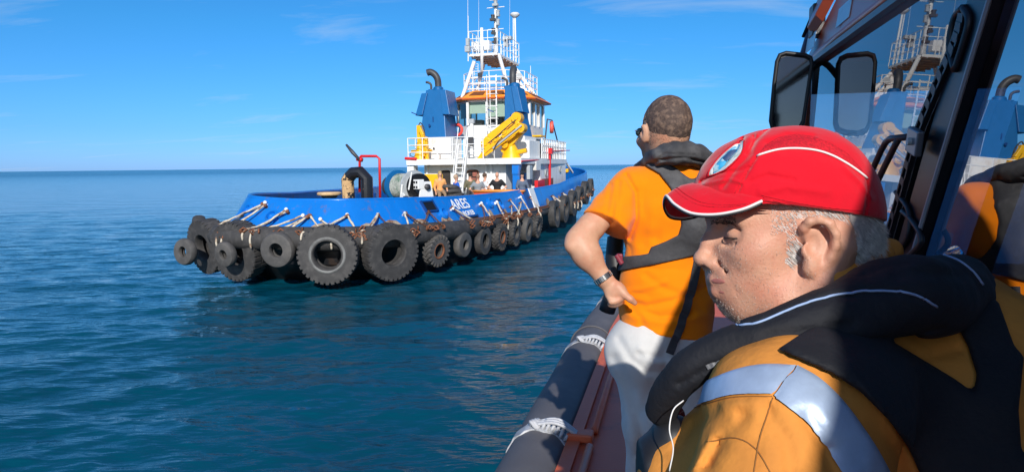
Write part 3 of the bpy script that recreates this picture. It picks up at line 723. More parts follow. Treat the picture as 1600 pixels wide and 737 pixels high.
# ---- boat deck: funnels
ZD = ZB+.03
fu = 16.6
def fpt(px, py, u=fu): return TW(px, py, u=u)
for name_v, cx in (('p', fpt(687, 230).x), ('s', fpt(805, 200).x)):
    f = empty('funnel', (cx, fu, ZD), 0, tug)
    H0 = fpt(687, 217).z-ZD; H1 = fpt(687, 142).z-ZD; s = 1
    wb, wt, dp = .72, .46, .85
    mb = MB(); mb.prism([(-wb-.05, -dp-.15, 0), (wb+.05, -dp-.15, 0), (wb+.05, dp+.3, 0), (-wb-.05, dp+.3, 0)], (0, 0, H0)); mb.build('funnel_base', white, f)
    mb = MB(); vs = [(-wb, -dp, H0), (wb, -dp, H0), (wb, dp, H0), (-wb, dp, H0), (-wt, -dp*.62, H1), (wt+.02, -dp*.62, H1), (wt, dp*.8, H1), (-wt, dp*.8, H1)]
    if name_v == 's': vs = [(-.30, -dp, H0), (.66, -dp, H0), (.66, dp, H0), (-.30, dp, H0), (-.36, -dp*.62, H1), (.16, -dp*.62, H1), (.16, dp*.8, H1), (-.36, dp*.8, H1)]
    mb.add(vs, [(0, 3, 2, 1), (4, 5, 6, 7), (0, 1, 5, 4), (1, 2, 6, 5), (2, 3, 7, 6), (3, 0, 4, 7)]); mb.build('funnel_casing', fblue, f, bevel=.03)
    for sd in ((-1, 1) if name_v == 'p' else (1,)):                            # louvre flaps standing off each side
        mb = MB(); zt = H1-(.02 if sd > 0 else .15); zb_ = H1-(1.28); wt, wb = (.46, .72) if name_v == 'p' else (.12, .42)
        mb.prism([(sd*(wt-.12), -dp*.75, zt), (sd*(wt+.20), -dp*.75, zt-.02), (sd*(wb+.22), -dp*.98, zb_), (sd*(wb-.16), -dp*.98, zb_+.02)], (0, 1.25, 0)); mb.build('louvre_box', fblue, f, bevel=.015)
    wt, wb = .46, .72
    mb = MB(); pt = [(.0, 0, H1-.05), (.0, 0, H1+.35), (-.03, -.02, H1+.60), (-.16, -.05, H1+.82), (-.38, -.08, H1+.95), (-.55, -.1, H1+.92)]
    pt = pt if name_v == 'p' else [(-.1+p_[0]*.15, p_[0]*-.9, p_[2]) for p_ in pt]
    mb.tube(catmull(pt, 5), .17, 14); mb.build('exhaust_pipe', dgrey, f, smooth=40)
    mb = MB(); mb.lathe([(.26, 0), (.26, .14), (.2, .2)], (0, 0, H1), (0, 0, 1), 16); mb.lathe([(.15, 0), (.15, .1)], (-.40, 0, H1-.02), (0, 0, 1), 12); mb.build('exhaust_collar', fblue, f, smooth=35)
    mb = MB(); mb.tube(catmull([(-.40, 0, H1), (-.40, 0, H1+.3), (-.5, -.03, H1+.42), (-.66, -.05, H1+.46)], 4), .06, 8); mb.build('vent_pipe', dgrey, f, smooth=True)
    mb = MB(); mb.cyl((-.15, -dp-.02, H0+.65), (-.15, -dp-.06, H0+.65), .06); mb.box((.0, -dp*.9, H0+.95), (.03, .05, .25)); mb.bar((-wb-.12, -dp, H0+1.2), (-wb-.4, -dp-.05, H0+1.32), .05); mb.build('funnel_fitting', navy, f)
# ---- wheelhouse
def poly_wh(hw, u0, u1, ch): return [(-hw+ch, u0), (hw-ch, u0), (hw, u0+ch), (hw, u1-ch*.8), (hw-ch, u1), (-hw+ch, u1), (-hw, u1-ch*.8), (-hw, u0+ch)]
wu0, wu1, whw, wch = 17.6, 22.2, 2.02, .95
wx = -.12
zf, zs, zt_ = 4.55, 5.22, 6.52
wh = empty('wheelhouse', (wx, 0, 0), 0, tug)
mb = MB(); mb.prism([(x, y, ZD) for x, y in poly_wh(whw-.25, wu0+.1, wu1+.4, wch)], (0, 0, zf-ZD)); mb.build('wheelhouse_trunk', white, wh)
mb = MB(); mb.prism([(x, y, zf) for x, y in poly_wh(whw, wu0, wu1, wch)], (0, 0, zs-zf)); mb.build('wheelhouse_wall', white, wh)
mb = MB(); mb.prism([(x, y, zf+.003) for x, y in poly_wh(whw-.02, wu0+.02, wu1-.02, wch)], (0, 0, .02)); mb.build('wheelhouse_floor', dgrey, wh)
mb = MB(); mb.prism([(x, y, zt_-.10) for x, y in poly_wh(whw+.01, wu0-.01, wu1+.01, wch)], (0, 0, .10)); mb.build('window_header', white, wh)
pw = poly_wh(whw, wu0, wu1, wch)
frm = MB(); nwin = 0
curt = mat('curtain_green', (.62, .72, .62), .8, var=.06)
for i in range(8):
    a, b = Vector((*pw[i], 0)), Vector((*pw[(i+1) % 8], 0)); L = (b-a).length; c = max(1, int(round(L/.95)))
    d_ = (b-a).normalized(); nrm = Vector((d_.y, -d_.x, 0))
    for j in range(c):
        p, q = a.lerp(b, j/c), a.lerp(b, (j+1)/c)
        frm = MB(); frm.bar(p+Vector((0, 0, zs)), p+Vector((0, 0, zt_-.10)), .13, .12, up=nrm); frm.build('window_post', white, wh)
        g_ = MB(); p2, q2 = p+d_*.06-nrm*.03, q-d_*.06-nrm*.03
        g_.add([p2+Vector((0, 0, zs)), q2+Vector((0, 0, zs)), q2+Vector((0, 0, zt_-.1)), p2+Vector((0, 0, zt_-.1))], [(0, 1, 2, 3)])
        go = g_.build('window', tglass, wh)
        if i in (0, 1, 2, 7):                       # sun blinds half down
            m2 = MB(); zc = zs+.42 if (i+j) % 3 else zs+.62; k = nrm*-.12
            m2.prism([p2+k+Vector((0, 0, zc)), q2+k+Vector((0, 0, zc)), q2+k+Vector((0, 0, zt_-.12)), p2+k+Vector((0, 0, zt_-.12))], -nrm*.01); m2.build('blind', curt, go)
mb = MB(); mb.box((0, (wu0+wu1)/2+.3, zs+.1), (1.6, 1.2, 1.0)); mb.box((-.9, wu0+1.2, zs-.1), (.5, .5, .9)); mb.build('console', dgrey, wh)
# roof: orange sloped brim with dark recesses, white top
rz = zt_; rim = poly_wh(whw+.34, wu0-.24, wu1+.55, wch+.12); rin = poly_wh(whw-.32, wu0+.38, wu1-.2, wch-.15)
mb = MB(); vs = [(x, y, rz) for x, y in rim]+[(x, y, rz+.10) for x, y in rim]+[(x, y, rz+.52) for x, y in rin]
fs = [tuple(range(8))[::-1]]+[(i, (i+1) % 8, 8+(i+1) % 8, 8+i) for i in range(8)]+[(8+i, 8+(i+1) % 8, 16+(i+1) % 8, 16+i) for i in range(8)]+[tuple(range(16, 24))]
mb.add(vs, fs); rf = mb.build('roof', orangep, wh)
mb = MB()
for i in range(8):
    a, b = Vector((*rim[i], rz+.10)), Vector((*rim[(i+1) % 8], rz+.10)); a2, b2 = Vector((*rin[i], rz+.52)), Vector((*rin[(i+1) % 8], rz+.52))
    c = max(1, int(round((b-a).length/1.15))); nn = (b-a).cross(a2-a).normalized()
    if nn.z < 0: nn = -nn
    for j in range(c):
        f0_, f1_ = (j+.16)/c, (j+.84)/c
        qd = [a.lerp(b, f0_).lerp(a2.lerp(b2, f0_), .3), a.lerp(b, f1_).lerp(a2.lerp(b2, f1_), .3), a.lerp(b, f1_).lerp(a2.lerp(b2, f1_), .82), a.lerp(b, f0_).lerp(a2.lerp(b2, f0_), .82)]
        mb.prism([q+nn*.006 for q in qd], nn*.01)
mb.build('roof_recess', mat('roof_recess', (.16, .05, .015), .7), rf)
mb = MB(); mb.tube([Vector((x, y, rz+.05)) for x, y in rim], .05, 6, closed=True); mb.build('roof_lip', mat('roof_lip', (.55, .10, .02), .5), rf)
rail('roof_rail', [(x, y, rz+.52) for x, y in rin], 1.0, wh, .9, close=True)
# searchlights, boxes on the roof
mb = MB(); mb.lathe([(.05, 0), (.17, .1), (.17, .3), (.15, .3)], (.9, 20.6, rz+1.5), (.2, -.9, 0), 12); mb.cyl((.9, 20.6, rz+.5), (.9, 20.6, rz+1.40), .04); mb.build('searchlight', grey, wh, smooth=35)
# life ring and lamps near the wheelhouse
mb = MB(); c = TW(714, 203, u=17.4); mb.tube([c+Vector((math.cos(t)*.28, 0, math.sin(t)*.28)) for t in np.linspace(0, 2*PI, 17)[:-1]], .075, 8, closed=True); lr = mb.build('life_ring', mat('ring_red', (.8, .06, .04), .5), tug, smooth=True)
# ---- caged ladder up the aft face
lx0, lx1 = TW(762, 200, u=17.2).x, TW(777, 200, u=17.2).x; lz0, lz1 = TW(770, 205, u=17.2).z, TW(770, 117, u=17.2).z
mb = MB()
for x in (lx0, lx1, (lx0+lx1)/2-.16, (lx0+lx1)/2+.16): mb.cyl((x, 17.15 if x in (lx0, lx1) else 17.35, lz0), (x, 17.15 if x in (lx0, lx1) else 17.35, lz1), .022, n=6)
for z in np.arange(lz0+.1, lz1, .3): mb.cyl(((lx0+lx1)/2-.16, 17.35, z), ((lx0+lx1)/2+.16, 17.35, z), .015, n=5)
for z in np.arange(lz0, lz1+.01, .62): mb.tube([((lx0+lx1)/2+.32*math.cos(t), 17.2-.30*math.sin(t), z) for t in np.linspace(0, PI, 9)], .016, 5)
mb.build('caged_ladder', wclean, tug)
# ---- mast frame and platform
mf = empty('mast', TW(773, 90, u=20.3), 0, tug); mo = mf.location
def mp_(px, py, u): return TW(px, py, u=u)-mo
zp = TW(777, 82, u=18.0).z
pA = TW(733, 85, u=18.0); pB = TW(777, 82, u=18.0); pC = TW(810, 104, u=22.6); pA.z = pB.z = pC.z = zp; pC = Vector((pB.x+.0, 22.0, zp)); pD = Vector((pA.x, 22.0, zp))
pc = [p-mo for p in (pA, pB, pC, pD)]
mb = MB(); mb.prism([p-Vector((0, 0, .12)) for p in pc], (0, 0, .12)); mb.build('platform', white, mf)
mb = MB()
for t in np.linspace(.1, .9, 6): a = pc[0].lerp(pc[3], t); b = pc[1].lerp(pc[2], t); mb.bar(a-Vector((0, 0, .16)), b-Vector((0, 0, .16)), .06, .08)
for t in (.15, .5, .85): a = pc[0].lerp(pc[1], t); b = pc[3].lerp(pc[2], t); mb.bar(a-Vector((0, 0, .15)), b-Vector((0, 0, .15)), .05, .06)
mb.build('platform_beam', grey, mf)
rail('platform_rail', pc, 1.15, mf, .55, .02, 3, close=True)
mb = MB()
for a, b in (((722, 153, 17.9), (741, 96, 18.1)), ((793, 133, 18.6), (779, 84, 18.2)), ((846, 163, 22.0), (803, 104, 21.8)), ((742, 155, 22.0), (756, 100, 21.9))):
    mb = MB(); mb.cyl(mp_(*a), mp_(*b), .10, n=10); mb.build('mast_leg', wclean, mf, smooth=40)
# side gusset plate
mb = MB(); mb.prism([mp_(803, 104, 21.8), mp_(812, 125, 21.9), mp_(822, 140, 22.0), mp_(853, 165, 22.0), mp_(830, 158, 21.9), mp_(812, 150, 21.8), mp_(800, 132, 21.7)], (-.08, .05, 0)); mb.build('gusset_plate', white, mf)
# horizontal hoops between the legs
mb = MB()
for py in (120, 129, 138, 146): mb.tube([mp_(733-(py-120)*.32, py+2, 18.1), mp_(789, py-1, 18.4), mp_(826-(146-py)*.5, py+6, 21.6)], .028, 6)
for px in (738, 748, 757, 783): mb.cyl(mp_(px, 146, 18.2), mp_(px, 121, 18.2), .02, n=5)
mb.build('mast_hoop', wclean, mf)
mb = MB()
mb.cyl(mp_(753, 112, 18.0), mp_(752.5, 44, 18.0), .085, n=8); mb.build('mast_post', wclean, mf, smooth=True)
# the top mast with lights
mt = MB(); mt.tube([mp_(775, 96, 19.8), mp_(775, 30, 19.8), mp_(773.5, -45, 19.8)], [.14, .11, .07], 10); tm = mt.build('top_mast', wclean, mf, smooth=True)
for px, py, w_ in ((770, 31, .30), (778, 38, .16), (771, 52, .22), (774, 66, .3), (774, 8, .3), (778, 24, .18)):
    mb = MB(); mb.box(mp_(px, py, 19.6), (w_, .2, .12)); mb.cyl(mp_(px, py, 19.6), mp_(px, py-6, 19.6), .09, n=10); mb.cyl(mp_(px, py-6, 19.6), mp_(px, py-7.5, 19.6), .11, n=10); mb.build('mast_light', dgrey if py in (31, 66, 52) else grey, tm, smooth=40)
mb = MB()
for py, w_ in ((12, .5), (0, .35), (46, .45)): c = mp_(774.5, py, 19.8); mb.cyl(c-Vector((w_, 0, 0)), c+Vector((w_, 0, 0)), .022, n=6)
mb.build('mast_yard', wclean, tm)
# radome pole
mb = MB(); a, b = mp_(806, 96, 21.6), mp_(804.5, 24, 21.6); mb.cyl(a, b, .05, n=8); mb.cyl(a+Vector((-.14, 0, 0)), b+Vector((-.10, 0, 0)), .03, n=6); po = mb.build('antenna_pole', wclean, mf)
mb = MB(); mb.lathe([(.08, -.16), (.26, -.02), (.28, .05), (.2, .12), (0.02, .14)], b, (0, 0, 1), 20); mb.build('dish_dome', wclean, po, smooth=50)
# whip aerials, corner camera boxes
for a, b, r_ in (((731, 60, 18.0), (731, -40, 18.0), .014), ((796, 70, 21), (797, -40, 21), .008), ((829, 140, 22), (829, 103, 22), .03), ((731.5, 96, 17.9), (731.5, 25, 17.9), .03), ((748, 50, 19), (748, -50, 19), .008), ((805, 150, 19), (809, 110, 19), .012)):
    mb = MB(); mb.cyl(mp_(*a), mp_(*b), r_, r_*.5, n=6); mb.build('whip_aerial', wclean, mf)
mb = MB(); mb.tube([mp_(829, 128, 22), mp_(820, 134, 22)], .03, 5); mb.build('aerial_bracket', wclean, mf)
mb = MB(); mb.box(mp_(731, 77, 17.9), (.26, .25, .30)); mb.box(mp_(731, 66, 17.9), (.16, .2, .36)); mb.box(mp_(793, 60, 20.2), (.5, .3, .16)); mb.box(mp_(791, 66, 20.4), (.2, .3, .5)); mb.build('signal_box', grey, mf)
mb = MB(); mb.box(mp_(744, 74, 19.5), (.35, .5, .5)); mb.box(mp_(760, 72, 20.5), (.5, .5, .5)); mb.cyl(mp_(752, 60, 19), mp_(756, 78, 19), .03); mb.build('equipment_box', wclean, mf)
mb = MB(); c = mp_(750, 117, 17.9); mb.box(c, (.22, .1, .2)); mb.build('flood_lamp', dgrey, mf)
for py0, py1, px in ((100, 128, 743),):
    mb = MB()
    for x in (px-2, px+4): mb.cyl(mp_(x, py0, 18.3), mp_(x, py1, 18.3), .015, n=5)
    for k in range(7): mb.cyl(mp_(px-2, py0+4*k, 18.3), mp_(px+4, py0+4*k, 18.3), .012, n=5)
    mb.build('mast_ladder', wclean, mf)
# ---- boat deck rails and bits
rail('boat_deck_rail', [(-2.8, 16.2, ZD), (-2.8, HU-.6, ZD), (1.0, HU-.6, ZD)], 1.0, tug, .8)
rail('boat_deck_rail', [(2.85, 17.4, ZD), (2.75, 23.5, ZD), (1.9, 25.1, ZD), (-1.9, 25.1, ZD)], 1.0, tug, .45, .03)
mb = MB(); a = TW(824, 249, v=2.6); b = TW(841, 221, v=2.6); mb.prism([(2.45, TW(824, 245, v=2.6).y, ZD), (2.45, TW(841, 245, v=2.6).y, ZD), (2.45, TW(841, 221, v=2.6).y, TW(841, 221, v=2.6).z), (2.45, TW(824, 221, v=2.6).y, TW(824, 219, v=2.6).z)], (.25, 0, 0)); mb.build('side_locker', white, tug, bevel=.03)
mb = MB(); c = TW(862, 193, v=2.6); y0 = TW(849, 230, v=2.6).y; y1 = TW(872, 230, v=2.6).y; z1 = TW(858, 187, v=2.6).z
mb.tube([(2.6, y0, ZD+.1), (2.6, y0+.9, z1), (2.6, y0+2.0, z1), (2.6, y1, ZD+.9), (2.6, y1+2, ZD+.9)], .04, 6); mb.build('davit_frame', dgrey, tug)
mb = MB(); c = TW(862, 199, v=2.6); mb.lathe([(.16, -.1), (.32, -.1), (.34, 0), (.32, .1), (.16, .1)], c, (1, .2, 0), 18, closed=True); mb.build('life_ring', mat('ring_orange', (.8, .12, .08), .5), tug, smooth=True)
mb = MB()
for k in range(7):
    a = TW(845+k*5.5, 238-(k % 3), v=2.3); mb.box((1.9+.1*(k % 2), a.y, ZD+.45), (.4, .35, .9-.1*(k % 3)))
mb.build('deck_boxes', dgrey, tug)
mb = MB(); a = TW(838, 213, v=2.2); mb.box((2.2, a.y, a.z), (.8, 1.0, .08)); mb.build('wing_step', yellow, tug)
# inclined ladder from main deck to boat deck
mb = MB(); a0_, a1_ = TW(713, 300, u=HU-1.6), TW(724, 240, u=HU-.6)
for dx_ in (-.22, .22): mb.bar(a0_+Vector((dx_, 0, -.5)), a1_+Vector((dx_, 0, .4)), .05, .12); mb.cyl(a0_+Vector((dx_, 0, .3)), a1_+Vector((dx_, 0, 1.2)), .02, n=5)
for k in range(9): c = a0_.lerp(a1_, k/8); mb.box(c, (.42, .16, .03))
mb.build('inclined_ladder', wclean, tug)
# white vents/posts on boat deck aft
for px, py0, py1, w_ in ((737, 246, 190, .09), (731, 246, 222, .07), (757, 246, 220, .06)):
    mb = MB(); a = TW(px, py0, u=HU+.3); b = TW(px, py1, u=HU+.3); mb.cyl(a, b, w_, n=10); po = mb.build('deck_stanchion', wclean, tug, smooth=40)
    mb = MB(); mb.box(b+Vector((0, 0, .02)), (w_*3, .2, .2)); mb.build('lamp_box', grey, po)
    mb = MB(); mb.box(a.lerp(b, .45)+Vector((0, -.1, 0)), (.22, .12, .4)); mb.build('lamp_box', dgrey if px == 737 else grey, po)
mb = MB(); a = TW(748, 232, u=HU+1.4); mb.box((a.x, HU+1.4, ZD+.5), (1.3, .9, .95)); mb.build('deck_locker', white, tug, bevel=.03)
mb = MB(); a = TW(672, 232, u=HU+.2); 
mb = MB(); mb.box((TW(690, 230, u=HU+.9).x, HU+.9, ZD+.55), (1.2, .5, 1.05)); mb.build('deck_cabinet', white, tug, bevel=.02)
mb = MB(); a = TW(678, 232, u=HU+.6); mb.cyl(a+Vector((0, 0, 0)), a+Vector((0, -.03, 0)), .05); mb.build('cabinet_knob', dgrey, tug)
mb = MB(); a = TW(642, 248, u=HU-.7); mb.cyl(a+Vector((-.3, 0, .02)), a+Vector((.3, 0, -.02)), .07); mb.build('red_lamp', redp, tug)

# ---- cranes
def crane(name_u, pts, base_px, parent, u, r=1.0):
    c = empty('deck_crane', (TW(*base_px, u=u).x, u, ZD), 0, parent); o_ = c.location
    return c, (lambda px, py, du=0: TW(px, py, u=u+du)-o_)
c1, P = crane('s', None, (797, 243), tug, HU-.1)
mb = MB(); b = P(797, 247); b.z = 0; mb.lathe([(.46, 0), (.40, .25), (.20, .62), (.18, .9)], (b.x, .2, 0), (0, 0, 1), 16); mb.build('crane_pedestal', yellow, c1, smooth=40)
mb = MB(); mb.cyl(P(798, 240, .1), P(823, 235, .1), .11, n=8); mb.build('slew_cylinder', yellow, c1, smooth=40)
def beam(pts, w, h, name, m=yellow, par=c1, up=(0, -1, 0)):
    mb = MB()
    for i in range(len(pts)-1): mb.bar(pts[i], pts[i+1], w, h, up=up)
    return mb.build(name, m, par, bevel=.02)
b1 = beam([P(749, 249, -.3), P(757, 238, -.3), P(812, 192, -.3)], .17, .26, 'outer_boom'); b2 = beam([P(758, 226, -.05), P(765, 216, -.05), P(809, 182, -.05)], .34, .28, 'main_boom'); b3 = beam([P(786, 238, .1), P(805, 216, .1), P(817, 203, .1)], .28, .3, 'inner_boom')
beam([P(770, 232, -.5), P(815, 196, -.5)], .08, .1, 'ram_rod', grey)
beam([P(758, 243, -.42), P(812, 203, -.42)], .10, .1, 'lift_ram')
for px, py, du, r_ in ((760, 225, -.2, .22), (808, 184, -.15, .24), (776, 219, -.25, .17), (788, 205, -.3, .16), (814, 200, -.25, .22), (790, 226, -.1, .16)):
    mb = MB(); a = P(px, py, du); mb.cyl(a-Vector((0, .18, 0)), a+Vector((0, .35, 0)), r_, n=14); mb.cyl(a-Vector((0, .22, 0)), a-Vector((0, .17, 0)), r_*.45, n=10); mb.build('boom_knuckle', yellow, c1, smooth=35)
mb = MB(); mb.tube(catmull([P(757, 228, -.3), P(775, 214, -.5), P(795, 196, -.5), P(808, 186, -.3)], 5), .025, 5); mb.tube(catmull([P(770, 240, -.5), P(775, 226, -.6), P(785, 214, -.55)], 5), .025, 5); mb.build('hydraulic_hose', dgrey, c1)
c2, P = crane('p', None, (661, 245), tug, HU-.1)
mb = MB(); mb.lathe([(.34, 0), (.30, .2), (.2, .5), (.18, .8)], (P(657, 240).x, 0, 0), (0, 0, 1), 14); mb.build('crane_pedestal', yellow, c2, smooth=40)
beam([P(657, 240), P(655, 196)], .20, .24, 'main_boom', par=c2); beam([P(663, 244, -.3), P(661, 212, -.3), P(656, 200, -.3)], .16, .2, 'outer_boom', par=c2); beam([P(668, 250, -.2), P(666, 214, -.2)], .13, .2, 'inner_boom', par=c2); beam([P(670, 254, -.35), P(662, 215, -.35)], .08, .1, 'lift_ram', par=c2)
mb = MB(); mb.cyl(P(643, 237), P(675, 236), .08, n=8); mb.build('slew_cylinder', yellow, c2, smooth=40)
mb = MB(); mb.tube(catmull([P(654, 196), P(657, 192), P(662, 200), P(664, 214)], 5), .03, 5); mb.tube(catmull([P(643, 237), P(641, 243), P(650, 246)], 5), .02, 5); mb.build('hydraulic_hose', dgrey, c2)
mb = MB(); mb.box(P(670, 254, -.35), (.12, .14, .3)); mb.build('crane_hook', dgrey, c2)

# ---- loose gear standing on the tug's deck (things of their own)
def T2W(p): return TM @ Vector(p)
rb = empty('work_skiff', T2W((TW(781, 304, u=11.2).x, 11.2, 1.03)), -TB); tag(rb, 'orange and red hard skiff standing on the tug deck beside the man in black', 'boat')
mb = MB(); L, w_ = 2.1, .75; hgt = TW(781, 299, u=11.2).z-1.03
out_ = [(-L/2, -w_/2), (L*.3, -w_/2), (L*.5, -w_*.2), (L*.5, w_*.2), (L*.3, w_/2), (-L/2, w_/2)]
mb.add([(x*.85, y*.7, .35) for x, y in out_]+[(x, y, hgt) for x, y in out_]+[(x*.93, y*.86, hgt) for x, y in out_]+[(x*.8, y*.6, .5) for x, y in out_], [tuple(range(6))[::-1]]+[(r_*6+i, r_*6+(i+1) % 6, (r_+1)*6+(i+1) % 6, (r_+1)*6+i) for r_ in range(3) for i in range(6)]+[tuple(range(18, 24))]); mb.build('skiff_hull', mat('skiff_orange', (.72, .10, .03), .5, var=.15), rb, bevel=.02)
mb = MB(); mb.tube([(x, y, hgt+.02) for x, y in out_], .05, 6, closed=True); mb.build('skiff_gunwale', mat('skiff_gunwale', (.85, .30, .06), .5), rb, smooth=True)
mb = MB(); [mb.box((k, 0, .18), (.1, .6, .36)) for k in (-.6, .5)]; mb.build('skiff_cradle', dgrey, rb)
hz_ = T2W((TW(699, 306, u=9.6).x, 9.6, 1.03)); hb = empty('hose_bundle', hz_, -TB); tag(hb, 'bundle of thick black hoses lying on deck at the yellow locker', 'hose')
for k in range(5):
    mb = MB(); z = .55+.17*k; s_ = .68-.05*k; mb.tube([(math.cos(t)*s_*(1+.1*math.sin(3*t+k)), math.sin(t)*.35, z+.05*math.sin(2*t+k)) for t in np.linspace(0, 2*PI, 21)[:-1]], .095, 8, closed=True); mb.build('hose', rubber, hb, smooth=True)
mb = MB(); mb.box((0, 0, .24), (1.1, .6, .48)); mb.build('hose_box', dgrey, hb)
# ================================================================ PILOT BOAT (the boat the camera stands on)
BT = R(14.2)
boat = empty('workboat', (0, 0, 0), -BT)
tag(boat, 'rust red crew boat with grey tube fender and glazed cabin, carrying both men', 'boat')
BM = Matrix.Rotation(-BT, 4, 'Z'); BMI = BM.inverted()
ZDK = HC-1.58
def BP(px, py, s=None, t=None, z=None):
    o = BMI @ CP; d = BMI.to_3x3() @ ray(px, py); i, c = (0, s) if s is not None else ((1, t) if t is not None else (2, z))
    return o+d*((c-o[i])/d[i])
TILT = .056
def wall_s(z): return .52+(z-HC)*TILT
def GP(px, py, off=0.0):
    "pixel -> cabin side wall plane (off = metres outboard of it)"
    o = BMI @ CP; d = BMI.to_3x3() @ ray(px, py)
    # s = .52 + (z-HC)*TILT - off
    k = (.52-off-o.x+(o.z-HC)*TILT)/(d.x-d.z*TILT); return o+d*k
rred = mat('boat_red_oxide', (.66, .13, .048), .5, var=.10, vscale=3, bump=.0015, bscale=60, dirt=(.25, .08, .05), dirt_amt=.5, dscale=2.5, drange=(.56, .72))
rred2 = mat('cabin_red_paint', (.74, .13, .055), .38, var=.08, vscale=2, coat=.2)
tubem = mat('tube_fender_rubber', (.105, .100, .108), .72, var=.14, vscale=2.2, bump=.0012, bscale=90, dirt=(.17, .165, .17), dirt_amt=.55, dscale=3, drange=(.48, .7))
bkr = mat('black_rubber', (.012, .012, .014), .5, var=.15)
bpl = mat('black_plastic', (.02, .02, .023), .4, var=.15)
# hull side
gt = [-4.5, -2, 0, 3, 6, 8.2, 9.4, 10.2]; gs = [-.56, -.56, -.56, -.56, -.56, -.46, -.18, .35]
def gun(t): return interp(t, gt, gs)
ts = list(np.linspace(-4.5, 10.2, 50))
mb = MB(); vs = []
for t in ts: vs += [(gun(t)+.02, t, ZDK-.02), (gun(t)-.0, t, ZDK-.35), (gun(t)+.25, t, -.2)]
mb.add(vs, [(3*i+j, 3*i+j+1, 3*i+j+4, 3*i+j+3) for i in range(len(ts)-1) for j in range(2)]); mb.build('hull_side', rred, boat, smooth=40)
mb = MB(); mb.add([(gun(t), t, ZDK) for t in ts]+[(2.9-max(0, t-8)*.7, t, ZDK) for t in ts], [(i, i+1, len(ts)+i+1, len(ts)+i) for i in range(len(ts)-1)]); mb.build('side_deck', rred, boat)
# gunwale plate lip and ridge bars
mb = MB()
for t0, t1 in zip(ts[:-1], ts[1:]): mb.bar((gun(t0)+.03, t0, ZDK+.012), (gun(t1)+.03, t1, ZDK+.012), .075, .03)
mb.build('gunwale_plate', rred, boat)
for t0, t1 in ((-1.5, .9), (1.1, 3.42), (3.62, 5.25), (5.6, 7.2)):
    mb = MB(); mb.tube([(gun(t0)+.13, t0, ZDK+.01), (gun(t0)+.13, t0+.02, ZDK+.03), (gun(t1)+.13, t1-.02, ZDK+.03), (gun(t1)+.13, t1, ZDK+.01)], .022, 8); mb.build('deck_ridge', rred, boat, smooth=True)
for t in (3.52, 5.42):
    mb = MB(); mb.box((gun(t)+.06, t, ZDK+.035), (.15, .10, .05)); mb.build('lashing_bracket', rred, boat, bevel=.01)
# tube fender
mb = MB(); tt = list(np.linspace(-4.5, 9.9, 70)); rr = [.20*(1+.012*math.sin(t*5)) for t in tt]
mb.tube([(gun(t)-.115-(.05 if t < 9 else .1), t, ZDK-.13) for t in tt], rr, 28)
tb = mb.build('tube_fender', tubem, boat, smooth=50)
for t in (1.9, 5.9, 7.6):
    mb = MB(); mb.tube([(gun(t)-.165+.204*math.cos(a), t+.0, ZDK-.13+.204*math.sin(a)) for a in np.linspace(-.2, PI+.9, 24)], .008, 5); mb.build('tube_seam', tubem, tb, smooth=True)
lashm = mat('lashing_rope', (.50, .51, .54), .8, var=.2, vscale=30, bump=.004, bscale=120)
webm = mat('lashing_webbing', (.40, .41, .43), .75, var=.2, vscale=20, bump=.002, bscale=200, dirt=(.75, .76, .78), dirt_amt=.6, dscale=9)
for t in (1.2, 3.50, 5.38, 7.3):
    g = tb
    cx, cz_ = gun(t)-.165, ZDK-.13
    mb = MB(); n_ = 22; vs = []
    for i in range(n_):
        a = .55+(PI+.5-.55)*i/(n_-1); w_ = .050+.012*math.sin(i*1.3); off = .206+.004*math.sin(i*2.1)
        for k in (-1, 1): vs.append((cx+off*math.cos(a), t+k*w_+.03*(i/n_), cz_+off*math.sin(a)))
        for k in (1, -1): vs.append((cx+(off-.012)*math.cos(a), t+k*w_+.03*(i/n_), cz_+(off-.012)*math.sin(a)))
    fs = [(4*i+j, 4*i+(j+1) % 4, 4*i+4+(j+1) % 4, 4*i+4+j) for i in range(n_-1) for j in range(4)]
    mb.add(vs, fs); wb_ = mb.build('lashing_band', webm, tb, smooth=40)
    mb = MB()                                           # coil of rope between band and gunwale
    for k in range(8):
        s0 = cx+.02+.026*k; r_ = .027+.004*math.sin(k*2)
        zc = cz_+math.sqrt(max(.0, (.222**2)-(s0-cx)**2)) if abs(s0-cx) < .222 else cz_
        mb.tube([(s0+.010*math.sin(a), t+r_*1.25*math.cos(a), zc+r_*.8*math.sin(a)+.0) for a in np.linspace(0, 2*PI, 13)[:-1]], .0105, 6, closed=True)
    for k in range(3): mb.tube(catmull([(cx-.03, t-.02+.02*k, cz_+.225), (cx+.1, t-.03+.03*k, cz_+.245), (cx+.24, t+.01*k, ZDK+.03)], 5), .010, 6)
    mb.build('rope_coil', lashm, wb_, smooth=True)
    mb = MB(); 
    for a0_ in (0, 1.1, 2.2): mb.tube([(cx-.035+.028*math.cos(a+a0_), t+.03*math.sin(a), cz_+.22+.02*math.sin(a*2+a0_)) for a in np.linspace(0, 2*PI, 13)[:-1]], .011, 6, closed=True)
    mb.build('rope_knot', lashm, wb_, smooth=True)

